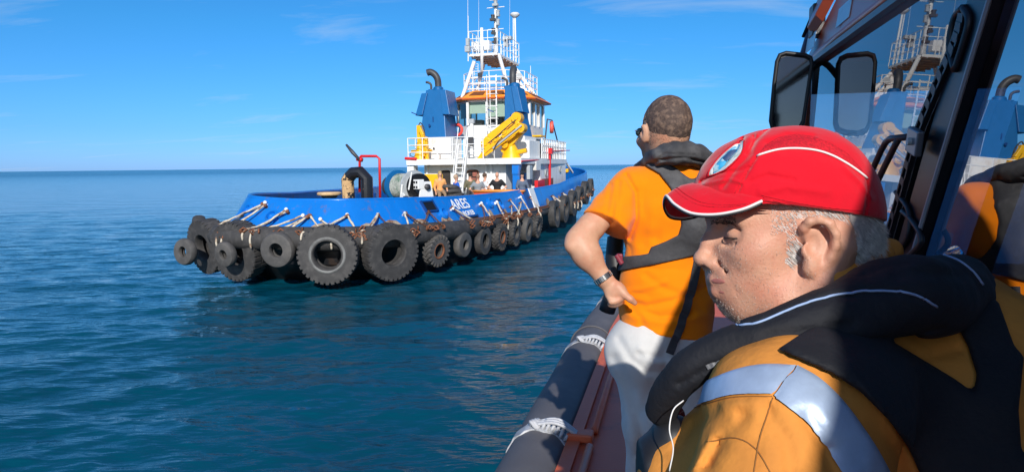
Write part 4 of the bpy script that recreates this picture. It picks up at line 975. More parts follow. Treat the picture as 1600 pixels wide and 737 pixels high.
# ---------------- cabin (side wall parallel to the gunwale, slightly leaning in)
cab = empty('cabin', (0, 0, 0), 0, boat)
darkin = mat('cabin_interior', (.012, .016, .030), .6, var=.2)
trim = mat('window_rubber', (.006, .007, .012), .35, var=.1)
T0, T1 = -3.2, 3.05                      # aft and front ends
ZR = GP(1270, 92).z                      # eave height
ZB2 = 2.46                               # window sill
def wp(t, z, off=0): return Vector((wall_s(z)-off, t, z))
mb = MB()
mb.prism([wp(T0, ZDK, .0), wp(T1, ZDK, .0), wp(T1, ZB2, .0), wp(T0, ZB2, .0)], (.05, 0, 0)); mb.build('cabin_wall', rred2, cab)
mb = MB(); mb.box((1.5, T0, (ZDK+ZR)/2), (1.95, .05, ZR-ZDK)); mb.build('aft_bulkhead', rred2, cab)
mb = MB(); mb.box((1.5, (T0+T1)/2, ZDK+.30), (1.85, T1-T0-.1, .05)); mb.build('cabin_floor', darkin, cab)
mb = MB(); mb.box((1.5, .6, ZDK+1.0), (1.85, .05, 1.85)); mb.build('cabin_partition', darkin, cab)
mb = MB(); mb.box((1.45, T1-.45, ZB2+.03), (1.75, .75, .07)); mb.box((1.0, T1-.55, ZB2+.16), (.5, .3, .22)); mb.box((1.8, T1-.5, ZB2+.2), (.35, .2, .3)); mb.build('dashboard', mat('dash', (.07, .075, .09), .5), cab)
mb = MB(); mb.box((2.46, (T0+T1)/2, (ZDK+ZB2)/2), (.05, T1-T0, ZB2-ZDK)); mb.build('starboard_wall', rred2, cab)
for t in (T0+.1, -.8, .6, 1.9, T1-.05): mb = MB(); mb.bar((2.46, t, ZB2), (2.46, t, ZR), .06, .10); mb.build('window_pillar', rred2, cab)
mb = MB(); mb.box((1.5, T1, (ZDK+ZB2)/2), (1.9, .05, ZB2-ZDK)); mb.build('front_wall', rred2, cab)
for s_ in (wall_s(3)+.03, 1.5, 2.44): mb = MB(); mb.bar((s_, T1, ZB2), (s_, T1, ZR+.02), .04, .05); mb.build('windscreen_pillar', rred2, cab)
sm = bpy.data.materials.new('salt_misted_glass'); sm.use_nodes = True; n_, l_ = sm.node_tree.nodes, sm.node_tree.links; n_.clear()
o_ = n_.new('ShaderNodeOutputMaterial'); t_ = n_.new('ShaderNodeBsdfTransparent'); t_.inputs[0].default_value = (.86, .92, .95, 1); dd_ = n_.new('ShaderNodeBsdfTranslucent'); dd_.inputs[0].default_value = (.9, .9, .88, 1); df_ = n_.new('ShaderNodeBsdfDiffuse'); df_.inputs[0].default_value = (.85, .85, .82, 1)
aa_ = n_.new('ShaderNodeAddShader'); l_.new(dd_.outputs[0], aa_.inputs[0]); l_.new(df_.outputs[0], aa_.inputs[1])
tc_ = n_.new('ShaderNodeTexCoord'); nz_ = n_.new('ShaderNodeTexNoise'); nz_.inputs['Scale'].default_value = 1.6; nz_.inputs['Detail'].default_value = 6; l_.new(tc_.outputs['Object'], nz_.inputs['Vector'])
mr_ = n_.new('ShaderNodeMapRange'); mr_.inputs[1].default_value = .3; mr_.inputs[2].default_value = .7; mr_.inputs[3].default_value = .45; mr_.inputs[4].default_value = .85; l_.new(nz_.outputs['Fac'], mr_.inputs[0])
mm_ = n_.new('ShaderNodeMixShader'); l_.new(mr_.outputs[0], mm_.inputs[0]); l_.new(t_.outputs[0], mm_.inputs[1]); l_.new(aa_.outputs[0], mm_.inputs[2]); l_.new(mm_.outputs[0], o_.inputs[0])
mb = MB(); mb.add([(wall_s(ZB2)+.03, T1-.012, ZB2), (2.44, T1-.012, ZB2), (2.44, T1-.012, ZR), (wall_s(ZR)+.03, T1-.012, ZR)], [(0, 1, 2, 3)]); mb.build('windscreen', sm, cab)
# seam pillar between the two side windows: raked, bottom further forward
sA, sB = GP(1558, 0), GP(1438, 390)
def seam_t(z): return sB.y+(sA.y-sB.y)*(z-sB.z)/(sA.z-sB.z)
zt2 = ZR+.0
cglass = wglass('cabin_glass', (.50, .60, .68), 2.1, .004)
dglass = wglass('door_glass', (.05, .12, .22), 6.5, .004)
def pane(tl0, tl1, z0, z1, name, m, inset=0.012):
    mb = MB(); a = [wp(tl0(z0), z0, -inset), wp(tl1(z0), z0, -inset), wp(tl1(z1), z1, -inset), wp(tl0(z1), z1, -inset)]
    me = bpy.data.meshes.new(name); nn = (a[1]-a[0]).cross(a[3]-a[0]); me.from_pydata([tuple(p) for p in a], [], [(0, 1, 2, 3) if nn.x < 0 else (3, 2, 1, 0)]); return link(name, me, m, cab)
fw = .085
pane(lambda z: seam_t(z)+fw, lambda z: T1-.06, ZB2, zt2, 'side_window', cglass)
# aft pane: a door leaf whose glass reflects strongly
pane(lambda z: T0+.1, lambda z: seam_t(z)-.02, ZB2-.55, zt2, 'door_window', dglass, .004)
def fbar(pts, w, h, m, name, off=0.012):
    mb = MB()
    for a, b in zip(pts[:-1], pts[1:]): mb.bar(a-Vector((off, 0, 0)), b-Vector((off, 0, 0)), h, w, up=(b-a).cross(Vector((1, 0, 0))))
    return mb.build(name, m, cab)
fbar([wp(seam_t(ZB2-.2)+fw*.45, ZB2-.2), wp(seam_t(zt2)+fw*.45, zt2)], .10, .020, trim, 'window_surround', .004)
mb = MB(); mb.tube([wp(seam_t(ZB2-.3)-.012, ZB2-.3, .016), wp(seam_t(zt2)-.012, zt2, .016)], .005, 6); mb.build('seam_bead', mat('bead', (.30, .26, .28), .4), cab)
fbar([wp(T1-.02, ZB2), wp(T1-.02, zt2)], .035, .03, trim, 'window_surround')
zh = BP(1300, 147, t=T1).z
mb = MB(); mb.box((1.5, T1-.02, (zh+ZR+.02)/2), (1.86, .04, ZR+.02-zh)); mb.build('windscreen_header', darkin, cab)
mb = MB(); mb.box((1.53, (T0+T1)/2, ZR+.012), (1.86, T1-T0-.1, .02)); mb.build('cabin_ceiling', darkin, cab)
mb = MB(); mb.bar((1.62, T1-.03, ZB2), (1.62, T1-.03, zh), .06, .06); mb.build('windscreen_pillar', bkr, cab)
fbar([wp(T0, ZB2), wp(T1, ZB2)], .06, .03, trim, 'window_surround')
# opposite door frame strip, seen through the door glass
mb = MB()
mb.prism([wp(seam_t(ZB2)-.10, ZB2, -.05), wp(seam_t(ZB2)-.18, ZB2, -.05), wp(seam_t(zt2)-.14, zt2, -.05), wp(seam_t(zt2)-.07, zt2, -.05)], (.02, 0, 0)); mb.build('curtain_edge', mat('curtain_blue', (.02, .10, .28), .7), cab)
# roof: red coaming above the glass, sloping outwards and up, and the roof top
z0 = ZR; e0 = [wp(T0-.1, z0, .05), wp(T1+.12, z0, .05)]
A0 = GP(1270, 90, .05)
top_in = .30; hgt = .30
mb = MB()
hgt = .36
prof = [(-.010, -.006), (.012, -.006), (.018, .008), (.002, .020), (-.004, .030), (-.03, hgt), (-.10, hgt+.05), (-2.05, hgt+.05), (-2.05, -.006)]   # (outboard, up)
vs = []
for t, k in ((T0-.15, 1), (T1-1.3, 1), (T1-.60, .66)):
    for o_, u_ in prof: vs.append((wall_s(z0)-o_, t, z0+(u_*k if u_ > .03 else u_)))
npf = len(prof)
nose = [(wall_s(z0)-(.05-.13)+0*o_, T1+.34, z0+u_*.45-.02) for o_, u_ in prof]
vs += [(wall_s(z0)+.02-o_*.95, T1+.22, z0+(u_*.10+.03 if u_ > .03 else u_)) for o_, u_ in prof]
fs = [(r_*npf+i, r_*npf+(i+1) % npf, (r_+1)*npf+(i+1) % npf, (r_+1)*npf+i) for r_ in range(3) for i in range(npf)]+[tuple(range(npf)), tuple(range(3*npf, 4*npf))[::-1]]
mb.add(vs, fs); roof = mb.build('cabin_roof', rred2, cab, bevel=.006)
# ridge trim
fbar([wp(T0, z0-.016), wp(T1+.0, z0-.016)], .018, .022, trim, 'roof_gasket', .004)
# reflective stickers on the coaming
refl = mat('retroreflective_patch', (.50, .55, .60), .3, var=.12, vscale=40, spec=.8)
def coam(t, f):   # point on the sloping face, f 0..1
    o_ = -.006+(-.024)*f; u_ = .03+.20*f; return Vector((wall_s(z0)-o_, t, z0+u_))
nrm_c = Vector((-(hgt-.10), 0, -.14)).normalized(); nrm_c = Vector((-.996, 0, .08))
def tcoam(px): return GP(px, 60, .0).y
for px0, px1 in ((1299, 1317), (1352, 1378)):
    ta, tb_ = GP(px0, 60, -.1).y, GP(px1, 30, -.1).y
    mb = MB(); mb.prism([coam(ta, .10)+nrm_c*.003, coam(tb_, .10)+nrm_c*.003, coam(tb_, .42)+nrm_c*.003, coam(ta, .42)+nrm_c*.003], nrm_c*.002); mb.build('reflective_patch', refl, roof)
# raised bracket, pipe post and lamp at the roof edge
tbk = GP(1300, 60, -.05).y
mb = MB(); b = coam(tbk, .5)
mb.prism([b+Vector((0, .0, 0)), b+Vector((0, .16, -.02)), b+Vector((.06, .16, .16)), b+Vector((.06, -.20, .17))], (-.03, 0, .03)); mb.build('roof_bracket', rred2, roof, bevel=.004)
mb = MB(); b1_ = coam(tbk+.28, .2); mb.tube([b1_+Vector((0, .10, -.10)), b1_+Vector((-.01, .03, -.02)), b1_+Vector((.03, -.02, .16)), b1_+Vector((.05, -.06, .19))], .013, 8); mb.build('antenna_cable_pipe', mat('blue_grey_pipe', (.10, .13, .22), .4), roof, smooth=True)
mb = MB(); mb.box(b1_+Vector((.02, -.10, .10)), (.05, .09, .13)); mb.build('junction_box', bpl, roof, bevel=.006)
mb = MB(); lc = coam(tbk-.02, 1)+Vector((.02, 0, .10)); mb.cyl(lc+Vector((0, .12, -.04)), lc+Vector((0, -.02, .06)), .028, n=12); mb.cyl(lc+Vector((0, -.03, .06)), lc+Vector((0, -.08, .09)), .022, n=12)
for k in range(3): mb.tube([lc+Vector((.03*math.cos(a), .09-.05*k+.012*math.sin(a)*0, -.03+.05*k*.8+.034*math.sin(a))) for a in np.linspace(0, 2*PI, 13)[:-1]], .008, 5, closed=True)
mb.build('roof_lamp', bpl, roof, smooth=40)
mb = MB(); mb.tube(catmull([lc+Vector((0, .12, -.05)), lc+Vector((-.02, .2, -.09)), lc+Vector((-.05, .32, -.2))], 5), .008, 6); mb.build('lamp_cable', bkr, roof, smooth=True)
mb = MB(); mb.tube(catmull([lc+Vector((.05, -.05, -.04)), lc+Vector((.03, -.12, .07)), lc+Vector((.05, -.22, .09)), lc+Vector((.06, -.28, .0))], 5), .016, 7); mb.build('roof_handrail', rred2, roof, smooth=True)

# ---------------- mirror on its arm
mir_t = T1-.22
def MPt(px, py, off=.0):
    d = (BM @ Vector((0, 0, 0)))
    o = BMI @ CP; dd = BMI.to_3x3() @ ray(px, py); k = (2.72-off-o.y)/dd.y; return o+dd*k
corners = [(1216, 82), (1270, 88), (1262, 140), (1252, 206), (1203, 206), (1210, 130)]
mc = [MPt(*c) for c in corners]
cen = sum(mc, Vector())/len(mc)
rp_ = []
for i, p in enumerate(mc):                              # round the corners
    a, b = mc[i-1], mc[(i+1) % len(mc)]
    if i in (2, 5): rp_.append(p); continue
    for f in (0, .5, 1):
        u = (p.lerp(a, .22 if (p-a).length > .12 else .3), p.lerp(b, .22 if (p-b).length > .12 else .3)); q = u[0].lerp(u[1], f); 
        if f == .5: q = q.lerp(p, .45)
        rp_.append(q)
mb = MB(); mb.prism([p+Vector((0, .0, 0)) for p in rp_], (0, .05, 0)); mir = mb.build('side_mirror', bpl, boat, bevel=.004)
mb = MB(); mb.tube([p+Vector((0, -.002, 0)) for p in rp_], .0085, 8, closed=True); mb.build('mirror_rim', bkr, mir, smooth=True)
mg = bpy.data.materials.new('mirror_glass'); mg.use_nodes = True; b_ = mg.node_tree.nodes['Principled BSDF']; b_.inputs['Metallic'].default_value = 1; b_.inputs['Base Color'].default_value = (.22, .26, .32, 1); b_.inputs['Roughness'].default_value = .06
inn = [p.lerp(cen, .09)+Vector((0, -.006, 0)) for p in rp_]
mb = MB(); mb.prism(inn, (0, .004, 0)); mo_ = mb.build('mirror_glass', mg, mir)
mb = MB(); mb.tube(catmull([cen+Vector((.02, .05, .02)), cen+Vector((.10, .12, .12)), wp(T1+.0, ZR-.02, -.02)], 5), .012, 8); mb.build('mirror_arm', bkr, mir, smooth=True)
# sun visor / inner mirror seen through the glass

# ---------------- pantograph wiper outside the side window
wm = mat('wiper_black', (.012, .010, .014), .45, var=.2)
wip = empty('wiper', (0, 0, 0), 0, cab)
bl = catmull([GP(1507, 18, .016), GP(1492, 70, .018), GP(1462, 140, .020), GP(1432, 215, .022), GP(1408, 300, .020), GP(1384, 385, .018), GP(1376, 430, .016)], 10)
mb = MB()
for a, b in zip(bl[:-1], bl[1:]): mb.bar(a+Vector((.022, 0, 0)), b+Vector((.022, 0, 0)), .008, .022, up=(1, 0, 0))
mb.build('wiper_rubber', wm, wip)
mb = MB()
for sd in (-1, 1):                                       # slotted frame: two rails and rungs
    for a, b in zip(bl[:-1], bl[1:]):
        x = (b-a).cross(Vector((1, 0, 0))).normalized()*.011*sd; mb.bar(a+x, b+x, .006, .010, up=(1, 0, 0))
for i in range(2, len(bl)-1, 3):
    x = (bl[i+1]-bl[i]).cross(Vector((1, 0, 0))).normalized()*.012; mb.bar(bl[i]-x, bl[i]+x, .018, .011, up=(1, 0, 0))
mb.build('wiper_frame', wm, wip)
mb = MB(); tipp = catmull([GP(1505, 12, .018), GP(1514, 30, .018), GP(1508, 60, .018), GP(1492, 110, .018)], 6); mb.tube(tipp+catmull([GP(1492, 110, .018), GP(1484, 70, .018), GP(1492, 28, .018), GP(1505, 12, .018)], 6), .007, 6); mb.build('wiper_spring', wm, wip, smooth=True)
mb = MB(); c = GP(1429, 221, .038); mb.box(c, (.014, .062, .052), rot=rotm(R(14))); br_ = mb.build('wiper_bracket', mat('steel_plate', (.20, .21, .24), .35, metal=.6), wip, bevel=.003)
mb = MB(); mb.cyl(c+Vector((-.005, 0, 0)), c+Vector((-.014, 0, 0)), .008, n=10); mb.build('bracket_bolt', grey, br_)
for p_ in ([(1420, 214), (1388, 217), (1380, 228), (1352, 290)], [(1405, 216), (1398, 228), (1370, 285), (1350, 330)]):
    mb = MB(); pts = [GP(x, y, .038) for x, y in p_]; mb.tube([pts[0], pts[0].lerp(pts[1], .9), pts[1].lerp(pts[2], .5), pts[2].lerp(pts[3], .1), pts[3], pts[3]+(pts[3]-pts[2])*1.2], .0075, 8); mb.build('wiper_arm', mat('wiper_arm_brown', (.055, .03, .035), .4), wip, smooth=True)
mb = MB(); mb.box(GP(1340, 362, .03)+Vector((0, .0, -.1)), (.05, .12, .10)); mb.build('wiper_motor', bpl, wip, bevel=.01)
mb = MB()
for k, p_ in enumerate(([(1410, 330), (1425, 345), (1440, 375), (1420, 400)], [(1400, 300), (1420, 330), (1418, 370), (1395, 400)])): mb.tube(catmull([GP(x, y, .02) for x, y in p_], 6), .006, 6)
mb.build('washer_hose', wm, wip, smooth=True)
# ================================================================ PEOPLE
from mathutils.bvhtree import BVHTree
def proj_xyz(X, Y, Z):
    x, y, z = X, Y, Z-HC
    d = x*cf.x+y*cf.y+z*cf.z
    d = np.maximum(d, .05)
    return 800+F*(x*cr.x+y*cr.y+z*cr.z)/d, 368.5-F*(x*cu.x+y*cu.y+z*cu.z)/d, d
def poly2(px, py, P):
    "signed distance (pixels) to polygon P, negative inside"
    P = np.array(P, dtype=np.float32); n = len(P); dmin = None; ins = np.zeros(np.broadcast(px, py).shape, dtype=bool)
    for i in range(n):
        a, b = P[i], P[(i+1) % n]; e = b-a
        wx, wy = px-a[0], py-a[1]; t = np.clip((wx*e[0]+wy*e[1])/(e[0]**2+e[1]**2+1e-9), 0, 1)
        dd = (wx-t*e[0])**2+(wy-t*e[1])**2
        dmin = dd if dmin is None else np.minimum(dmin, dd)
        c = ((a[1] > py) != (b[1] > py)) & (px < (b[0]-a[0])*(py-a[1])/(b[1]-a[1]+1e-9)+a[0]); ins ^= c
    d = np.sqrt(dmin); return np.where(ins, -d, d)
def smooth_poly(P, n=5):
    P = [Vector((p[0], p[1], 0)) for p in P]; out = []
    m = len(P)
    for i in range(m):
        a, b, c, d = P[i-1], P[i], P[(i+1) % m], P[(i+2) % m]
        for k in range(n):
            t = k/n; q = .5*((2*b)+(c-a)*t+(2*a-5*b+4*c-d)*t*t+(3*b-a-3*c+d)*t**3); out.append((q.x, q.y))
    return out
def decal(G, P, mtx=None, soft=False):
    "pattern piece: outline P given in photo pixels, returned as a distance in metres over grid G"
    X, Y, Z = G.full()
    if mtx is not None:
        X, Y, Z = [mtx[i][0]*X+mtx[i][1]*Y+mtx[i][2]*Z+mtx[i][3] for i in range(3)]
    px, py, d = proj_xyz(X, Y, Z)
    return poly2(px, py, smooth_poly(P) if soft else P)*d/F
def caster(o):
    bpy.context.view_layer.update()
    mw = o.matrix_world; bv = BVHTree.FromPolygons([mw @ v.co for v in o.data.vertices], [p.vertices[:] for p in o.data.polygons])
    def f(px, py, off=0):
        h = bv.ray_cast(CP, ray(px, py).normalized())
        if h[0] is None: return None
        n = h[1] if h[1].dot(ray(px, py)) < 0 else -h[1]
        return h[0]+n*off
    return f
def cord(name, f, pts, r, m, parent, off=0, n=6, dens=6):
    P = catmull([(a, b, 0) for a, b in pts], dens); Q = [f(p.x, p.y, off) for p in P]; Q = [q for q in Q if q is not None]
    if len(Q) < 2: return
    bpy.context.view_layer.update(); pi = parent.matrix_world.inverted() if parent else Matrix()
    mb = MB(); mb.tube([pi @ q for q in Q], r, n); return mb.build(name, m, parent, smooth=True)
def strands(name, o, mask, count, length, width, m, parent, comb=(0, 0, -1), lift=.6, seed=1, jit=.35, kind='stuff'):
    bpy.context.view_layer.update()
    me = o.data; mw = o.matrix_world; rs = np.random.RandomState(seed); nv = len(me.vertices)
    co = np.empty(nv*3); me.vertices.foreach_get('co', co); co = co.reshape(-1, 3)
    no = np.array([v.normal[:] for v in me.vertices]) if nv < 400000 else None
    R3 = np.array(mw.to_3x3()); wc = co @ R3.T+np.array(mw.translation); wn = no @ R3.T
    px, py, d = proj_xyz(wc[:, 0], wc[:, 1], wc[:, 2])
    k = mask(co, no, px, py)                     # density 0..1 per vertex
    idx = np.where(rs.rand(nv) < k*count/max(1, k.sum()))[0] if k.sum() > count else np.repeat(np.where(k > 0)[0], int(math.ceil(count/max(1, k.sum()))))
    p = co[idx]+rs.normal(size=(len(idx), 3))*.0006; n = no[idx]
    c = np.array(comb(co[idx], n) if callable(comb) else np.broadcast_to(comb, n.shape))
    dr = n*lift+c*(1-lift)+rs.normal(size=n.shape)*jit*.5; dr -= 0; dr /= np.linalg.norm(dr, axis=1)[:, None]
    sd = np.cross(dr, rs.normal(size=n.shape)); sd /= np.linalg.norm(sd, axis=1)[:, None]
    L = length*(.6+.8*rs.rand(len(idx)))[:, None]; mid = p+dr*L*.55+n*0; tip = p+dr*L+(c*.25)*L
    V = np.concatenate([p-sd*width, p+sd*width, mid-sd*width*.8, mid+sd*width*.8, tip], 0); N = len(idx); a = np.arange(N)
    F3 = np.concatenate([np.stack([a, a+N, a+3*N], 1), np.stack([a, a+3*N, a+2*N], 1), np.stack([a+2*N, a+3*N, a+4*N], 1)], 0)
    me2 = bpy.data.meshes.new(name); me2.vertices.add(len(V)); me2.vertices.foreach_set('co', V.ravel()); me2.loops.add(len(F3)*3); me2.polygons.add(len(F3))
    me2.loops.foreach_set('vertex_index', F3.ravel().astype(np.int32)); me2.polygons.foreach_set('loop_start', (np.arange(len(F3))*3).astype(np.int32)); me2.update(calc_edges=True)
    h = link(name, me2, m, parent, True); h.matrix_local = o.matrix_local if o.parent == parent else Matrix()
    if kind: h['kind'] = kind
    return h

def skin_mat(name, c1, c2, rough=.5):
    m = mat(name, c1, rough, var=.10, vscale=45, bump=.0006, bscale=330, spec=.4, dirt=c2, dirt_amt=.65, dscale=16, ddet=4, drange=(.42, .66), sss=.05)
    return m
skinA = skin_mat('skin_tanned', (.60, .34, .22), (.56, .22, .13))
skinB = skin_mat('skin_weathered', (.60, .315, .21), (.55, .19, .12))
orange_t = mat('orange_cotton', (.93, .235, .0), .85, var=.05, vscale=12, bump=.0012, bscale=500, sheen=.2, spec=.15)
vestf = mat('faded_black_nylon', (.055, .055, .060), .7, var=.25, vscale=10, bump=.003, bscale=45, spec=.25, dirt=(.13, .13, .135), dirt_amt=.6, dscale=10, drange=(.5, .7))
sweat = mat('grey_sweatpants', (.60, .60, .59), .9, var=.06, vscale=25, bump=.0015, bscale=400, sheen=.2)
shoe = mat('dark_shoe', (.03, .03, .035), .6)
hairS = mat('hair_brown', (.13, .080, .055), .5, var=.3, vscale=30)
steel = mat('steel', (.6, .6, .6), .25, metal=1, var=.1)

# ---------------------------------------------------------------- the man with the orange t-shirt, seen from behind
D = 2.1
hipc = W(1035, 560, D+.02)
man = empty('person', (hipc.x, hipc.y, ZDK)); tag(man, 'man in orange t-shirt and grey sweatpants standing with hand on hip, seen from behind', 'person')
mi = Matrix.Translation(-Vector(man.location))
def pl(o):          # geometry is in world coordinates: shift into the person's own frame
    o.data.transform(mi); return o
G = Grid(W(870, 640, 2.45)-Vector((.0, .0, .0)), W(1200, 130, 2.45), .0032)
G = Grid((W(872, 0, 2.0).x, 1.80, W(1040, 560, 2.1).z), (W(1205, 0, 2.2).x, 2.40, W(1040, 140, 2.1).z), .0040)
# body: head, neck, trunk core, bare left arm and hand
yaw = R(17); HQ = rotm(0, 0, yaw)
def H(x, y, z): return W(1040, 200, D)+HQ @ Vector((x, y, z))     # x right, y to the face (away from us), z up
b = G.ell(H(0, -.008, .012), (.0715, .092, .089), HQ)
b = smin(b, G.ell(H(0, .045, -.045), (.058, .055, .065), HQ), .03)
b = smin(b, G.ell(H(0, .075, -.085), (.035, .03, .03), HQ), .03)
b = smin(b, G.cap(H(0, .102, -.015), H(0, .122, -.045), .009, .012), .012)
b = smin(b, G.ell(H(-.045, .062, -.040), (.025, .028, .02), HQ), .02)
b = smin(b, G.cap(H(0, -.02, -.05), W(1049, 275, D+.02), .058, .066), .03)
for sx_ in (-1, 1):
    e = G.ell(H(sx_*.0765, .004, -.018), (.008, .018, .031), HQ @ rotm(0, R(sx_*8), R(-sx_*22)))
    e = smax(e, -G.ell(H(sx_*.0865, .010, -.014), (.008, .010, .018), HQ), .004); b = smin(b, e, .006)
shL = W(978, 296, D-.01); elb = W(903, 377, 2.0); wr = W(944, 436, 1.99)
arm = G.cap(shL, elb.lerp(shL, .12), .052, .039)
arm = smin(arm, G.cap(shL.lerp(elb, .75), elb, .040, .036), .02)
arm = smin(arm, G.cap(elb, elb.lerp(wr, .35), .037, .041), .02); arm = smin(arm, G.cap(elb.lerp(wr, .3), wr, .040, .025), .03)
arm = smin(arm, G.ell(W(893, 385, 1.985), (.018, .02, .016)), .02)
palm = G.cap(wr, W(963, 456, 1.985), .026, .030, flat=((.3, 1, .2), .62))
palm = smin(palm, G.ell(W(962, 457, 1.985), (.032, .018, .026)), .015)
hnd = smin(palm, G.chain([W(966, 448, 1.975), W(976, 460, 1.965), W(985, 467, 1.96), W(992, 473, 1.965)], [.015, .0115, .0105, .008], .005), .008)
for i, (fx, fy) in enumerate(((970, 462), (965, 465), (960, 467), (955, 467))):
    hnd = smin(hnd, G.chain([W(fx-4, fy-6, 1.985), W(fx, fy+4, 1.972), W(fx-1, fy+10-i*.6, 1.99), W(fx+2, fy+10, 2.02)], [.011, .0098-.0004*i, .009, .008], .003), .0035)
arm = smin(arm, hnd, .012)
trunk = smin(G.ell(W(1056, 345, D+.01), (.14, .08, .14)), G.ell(W(1038, 470, D+.01), (.13, .085, .2)), .08)
trunk = smin(trunk, G.cap(W(990, 305, D), W(1125, 305, D+.05), .045), .03)
eR, wR = W(1186, 384, D+.03), W(1122, 432, D+.17)
armR = smin(G.cap(W(1120, 304, D+.04), eR, .050, .036), smin(G.cap(eR, eR.lerp(wR, .35), .036, .040), G.cap(eR.lerp(wR, .3), wR, .039, .025), .02), .015)
armR = smin(armR, G.cap(wR, wR+Vector((-.05, .03, -.02)), .026, .030, flat=((0, 1, 0), .6)), .01)
b = smin(smin(smin(b, trunk, .03), arm, .02), armR, .02)
body = pl(G.mesh(b, 'body', skinA, man))
# t-shirt
sh = G.ell(W(1054, 335, D), (.186, .128, .155)); sh = smin(sh, G.ell(W(1042, 440, D+.01), (.158, .115, .17)), .08)
sh = smin(sh, G.cap(W(1040, 500, D+.01), W(1038, 522, D+.01), .150, .152, flat=((0, 1, 0), .80)), .05)
sh = smin(sh, G.cap(W(990, 292, D-.0), W(1118, 296, D+.04), .064, .060), .06); sh = smin(sh, G.cap(W(1052, 268, D+.0), W(1056, 300, D), .085, .10), .05)
slv = G.cap(W(985, 300, D-.005), W(942, 347, 2.035), .072, .068); slv = smin(slv, G.cap(W(975, 310, D-.01), W(948, 352, 2.03), .072, .072), .02)
ad_ = (elb-shL).normalized()
slv = smax(slv, G.plane(W(948, 345, 2.03)+ad_*.012, ad_+Vector((.15, 0, -.25))), .004)
slvR = smax(G.cap(W(1120, 304, D+.04), W(1172, 352, D+.06), .064, .070), G.plane(W(1172, 352, D+.06), (W(1190, 375, D+.06)-W(1120, 304, D+.04))), .004)
sh = smin(sh, slv, .022); sh = smin(sh, slvR, .03)
# folds: long pulls from the hand on the hip, drape in the sleeve
X, Y, Z = G.full(); px_, py_, d_ = proj_xyz(X, Y, Z)
def fold(P, w, amp):     # crease along a pixel polyline
    dm = None
    for (a0, b0), (a1, b1) in zip(P[:-1], P[1:]):
        ex, ey = a1-a0, b1-b0; t = np.clip(((px_-a0)*ex+(py_-b0)*ey)/(ex*ex+ey*ey), 0, 1)
        e = np.sqrt((px_-a0-t*ex)**2+(py_-b0-t*ey)**2); dm = e if dm is None else np.minimum(dm, e)
    return amp*np.exp(-(dm/w)**2)
for P, w, a in (([(985, 470), (1010, 478), (1050, 470), (1100, 450)], 5, .008), ([(990, 478), (1030, 495), (1080, 490)], 5, .006), ([(975, 455), (1000, 452), (1040, 440)], 5, -.006),
                ([(985, 480), (1000, 495), (1010, 520)], 6, .006), ([(1000, 500), (1060, 505), (1104, 490)], 7, -.005), ([(955, 290), (948, 330)], 4, .005), ([(967, 285), (962, 340)], 4, .005),
                ([(979, 275), (993, 300), (995, 340), (985, 372)], 4, .009), ([(1010, 430), (1040, 452), (1075, 462)], 6, .006), ([(1000, 300), (1010, 340), (1005, 380)], 9, .004), ([(1030, 330), (1025, 372)], 8, .004)):
    sh = sh+fold(P, w, a)
sh = sh+G.noise(9, .004, 3)+.0035*(1-2*np.abs(G.noise((8, 8, 15), 1, 37, 2)))
hem = G.plane(W(955, 500, D), (-.18, 0, -1)); hem2 = G.plane(W(1000, 526, D), (.0, .0, -1))
sh = smax(smax(sh, hem, .004), hem2, .01); sh = smax(sh, -G.cap(W(1046, 205, D+.02), W(1048, 256, D+.02), .068, .072), .006)
pinch = .93
shirt = pl(G.mesh(sh, 't_shirt', orange_t, man))
# life vest: yoke pieces cut as patterns over the shirt, thick collar round the neck
yoke = decal(G, [(1008, 258), (1030, 271), (1048, 294), (1061, 325), (1067, 352), (1060, 367), (1040, 377), (1017, 386), (1013, 396), (966, 404), (960, 424), (1020, 414), (1100, 394), (1128, 388), (1120, 345), (1126, 300), (1116, 266), (1100, 240), (1050, 236)])
hole = decal(G, [(1044, 253), (1091, 250), (1095, 262), (1090, 275), (1082, 279), (1074, 276), (1058, 264)], soft=True)
mid_y = (Y-(D+.035))
belt = decal(G, [(940, 404), (1013, 397), (1100, 378), (1200, 370), (1200, 385), (1100, 396), (1020, 414), (940, 428)])
reg = smax(smax(yoke, -hole, .004), mid_y, .003); reg = np.minimum(reg, belt)
vst = smax(smax(sh-.011, -(sh+.004), .002), reg, .005)
pad = smax(G.ell(W(1088, 350, D-.10), (.055, .05, .085)), -(sh), .006); vst = smin(vst, smax(pad, Y-(D+.02), .01), .02)
pl(G.mesh(vst, 'life_vest', vestf, man))
cp_ = [W(1000, 290, 2.27), W(1004, 272, 2.21), W(1016, 255, 2.10), W(1038, 242, 2.01), W(1068, 240, 1.985), W(1093, 247, 2.03), W(1104, 257, 2.14), W(1103, 275, 2.25)]
cp2 = catmull(cp_, 3)
colr = G.chain(cp2, [interp(i/(len(cp2)-1), [0, .25, .5, .75, 1], [.026, .030, .036, .034, .028]) for i in range(len(cp2))], .02, flat=((0, -.25, 1), .80))
colr = colr+.004*np.sin((X*.9+Z*.4)*170)*np.clip((Z-2.9)*3, 0, 1)*.6+G.noise(18, .005, 9)
colr = colr+fold([(1004, 268), (1030, 250), (1070, 246), (1102, 254)], 2.2, .006)+fold([(1012, 258), (1040, 240), (1085, 242)], 1.6, .003)
vc = pl(G.mesh(colr, 'vest_collar', vestf, man))
mb = MB(); P = [W(962, 372, 2.24), W(960, 400, 2.22), W(962, 440, 2.20), W(948, 486, 2.22)]; mb.tube(catmull(P, 5), [.030]*5+[.032]*5+[.028]*6, 12); o = mb.build('front_bladder', bkr, man, smooth=True); pl(o)
mb = MB(); mb.box(W(968, 403, 2.06), (.018, .02, .028)); mb.cyl(W(963, 398, 2.05), W(972, 412, 2.05), .009, n=8); pl(mb.build('belt_buckle', mat('maroon_plastic', (.22, .03, .05), .5), man, bevel=.003))
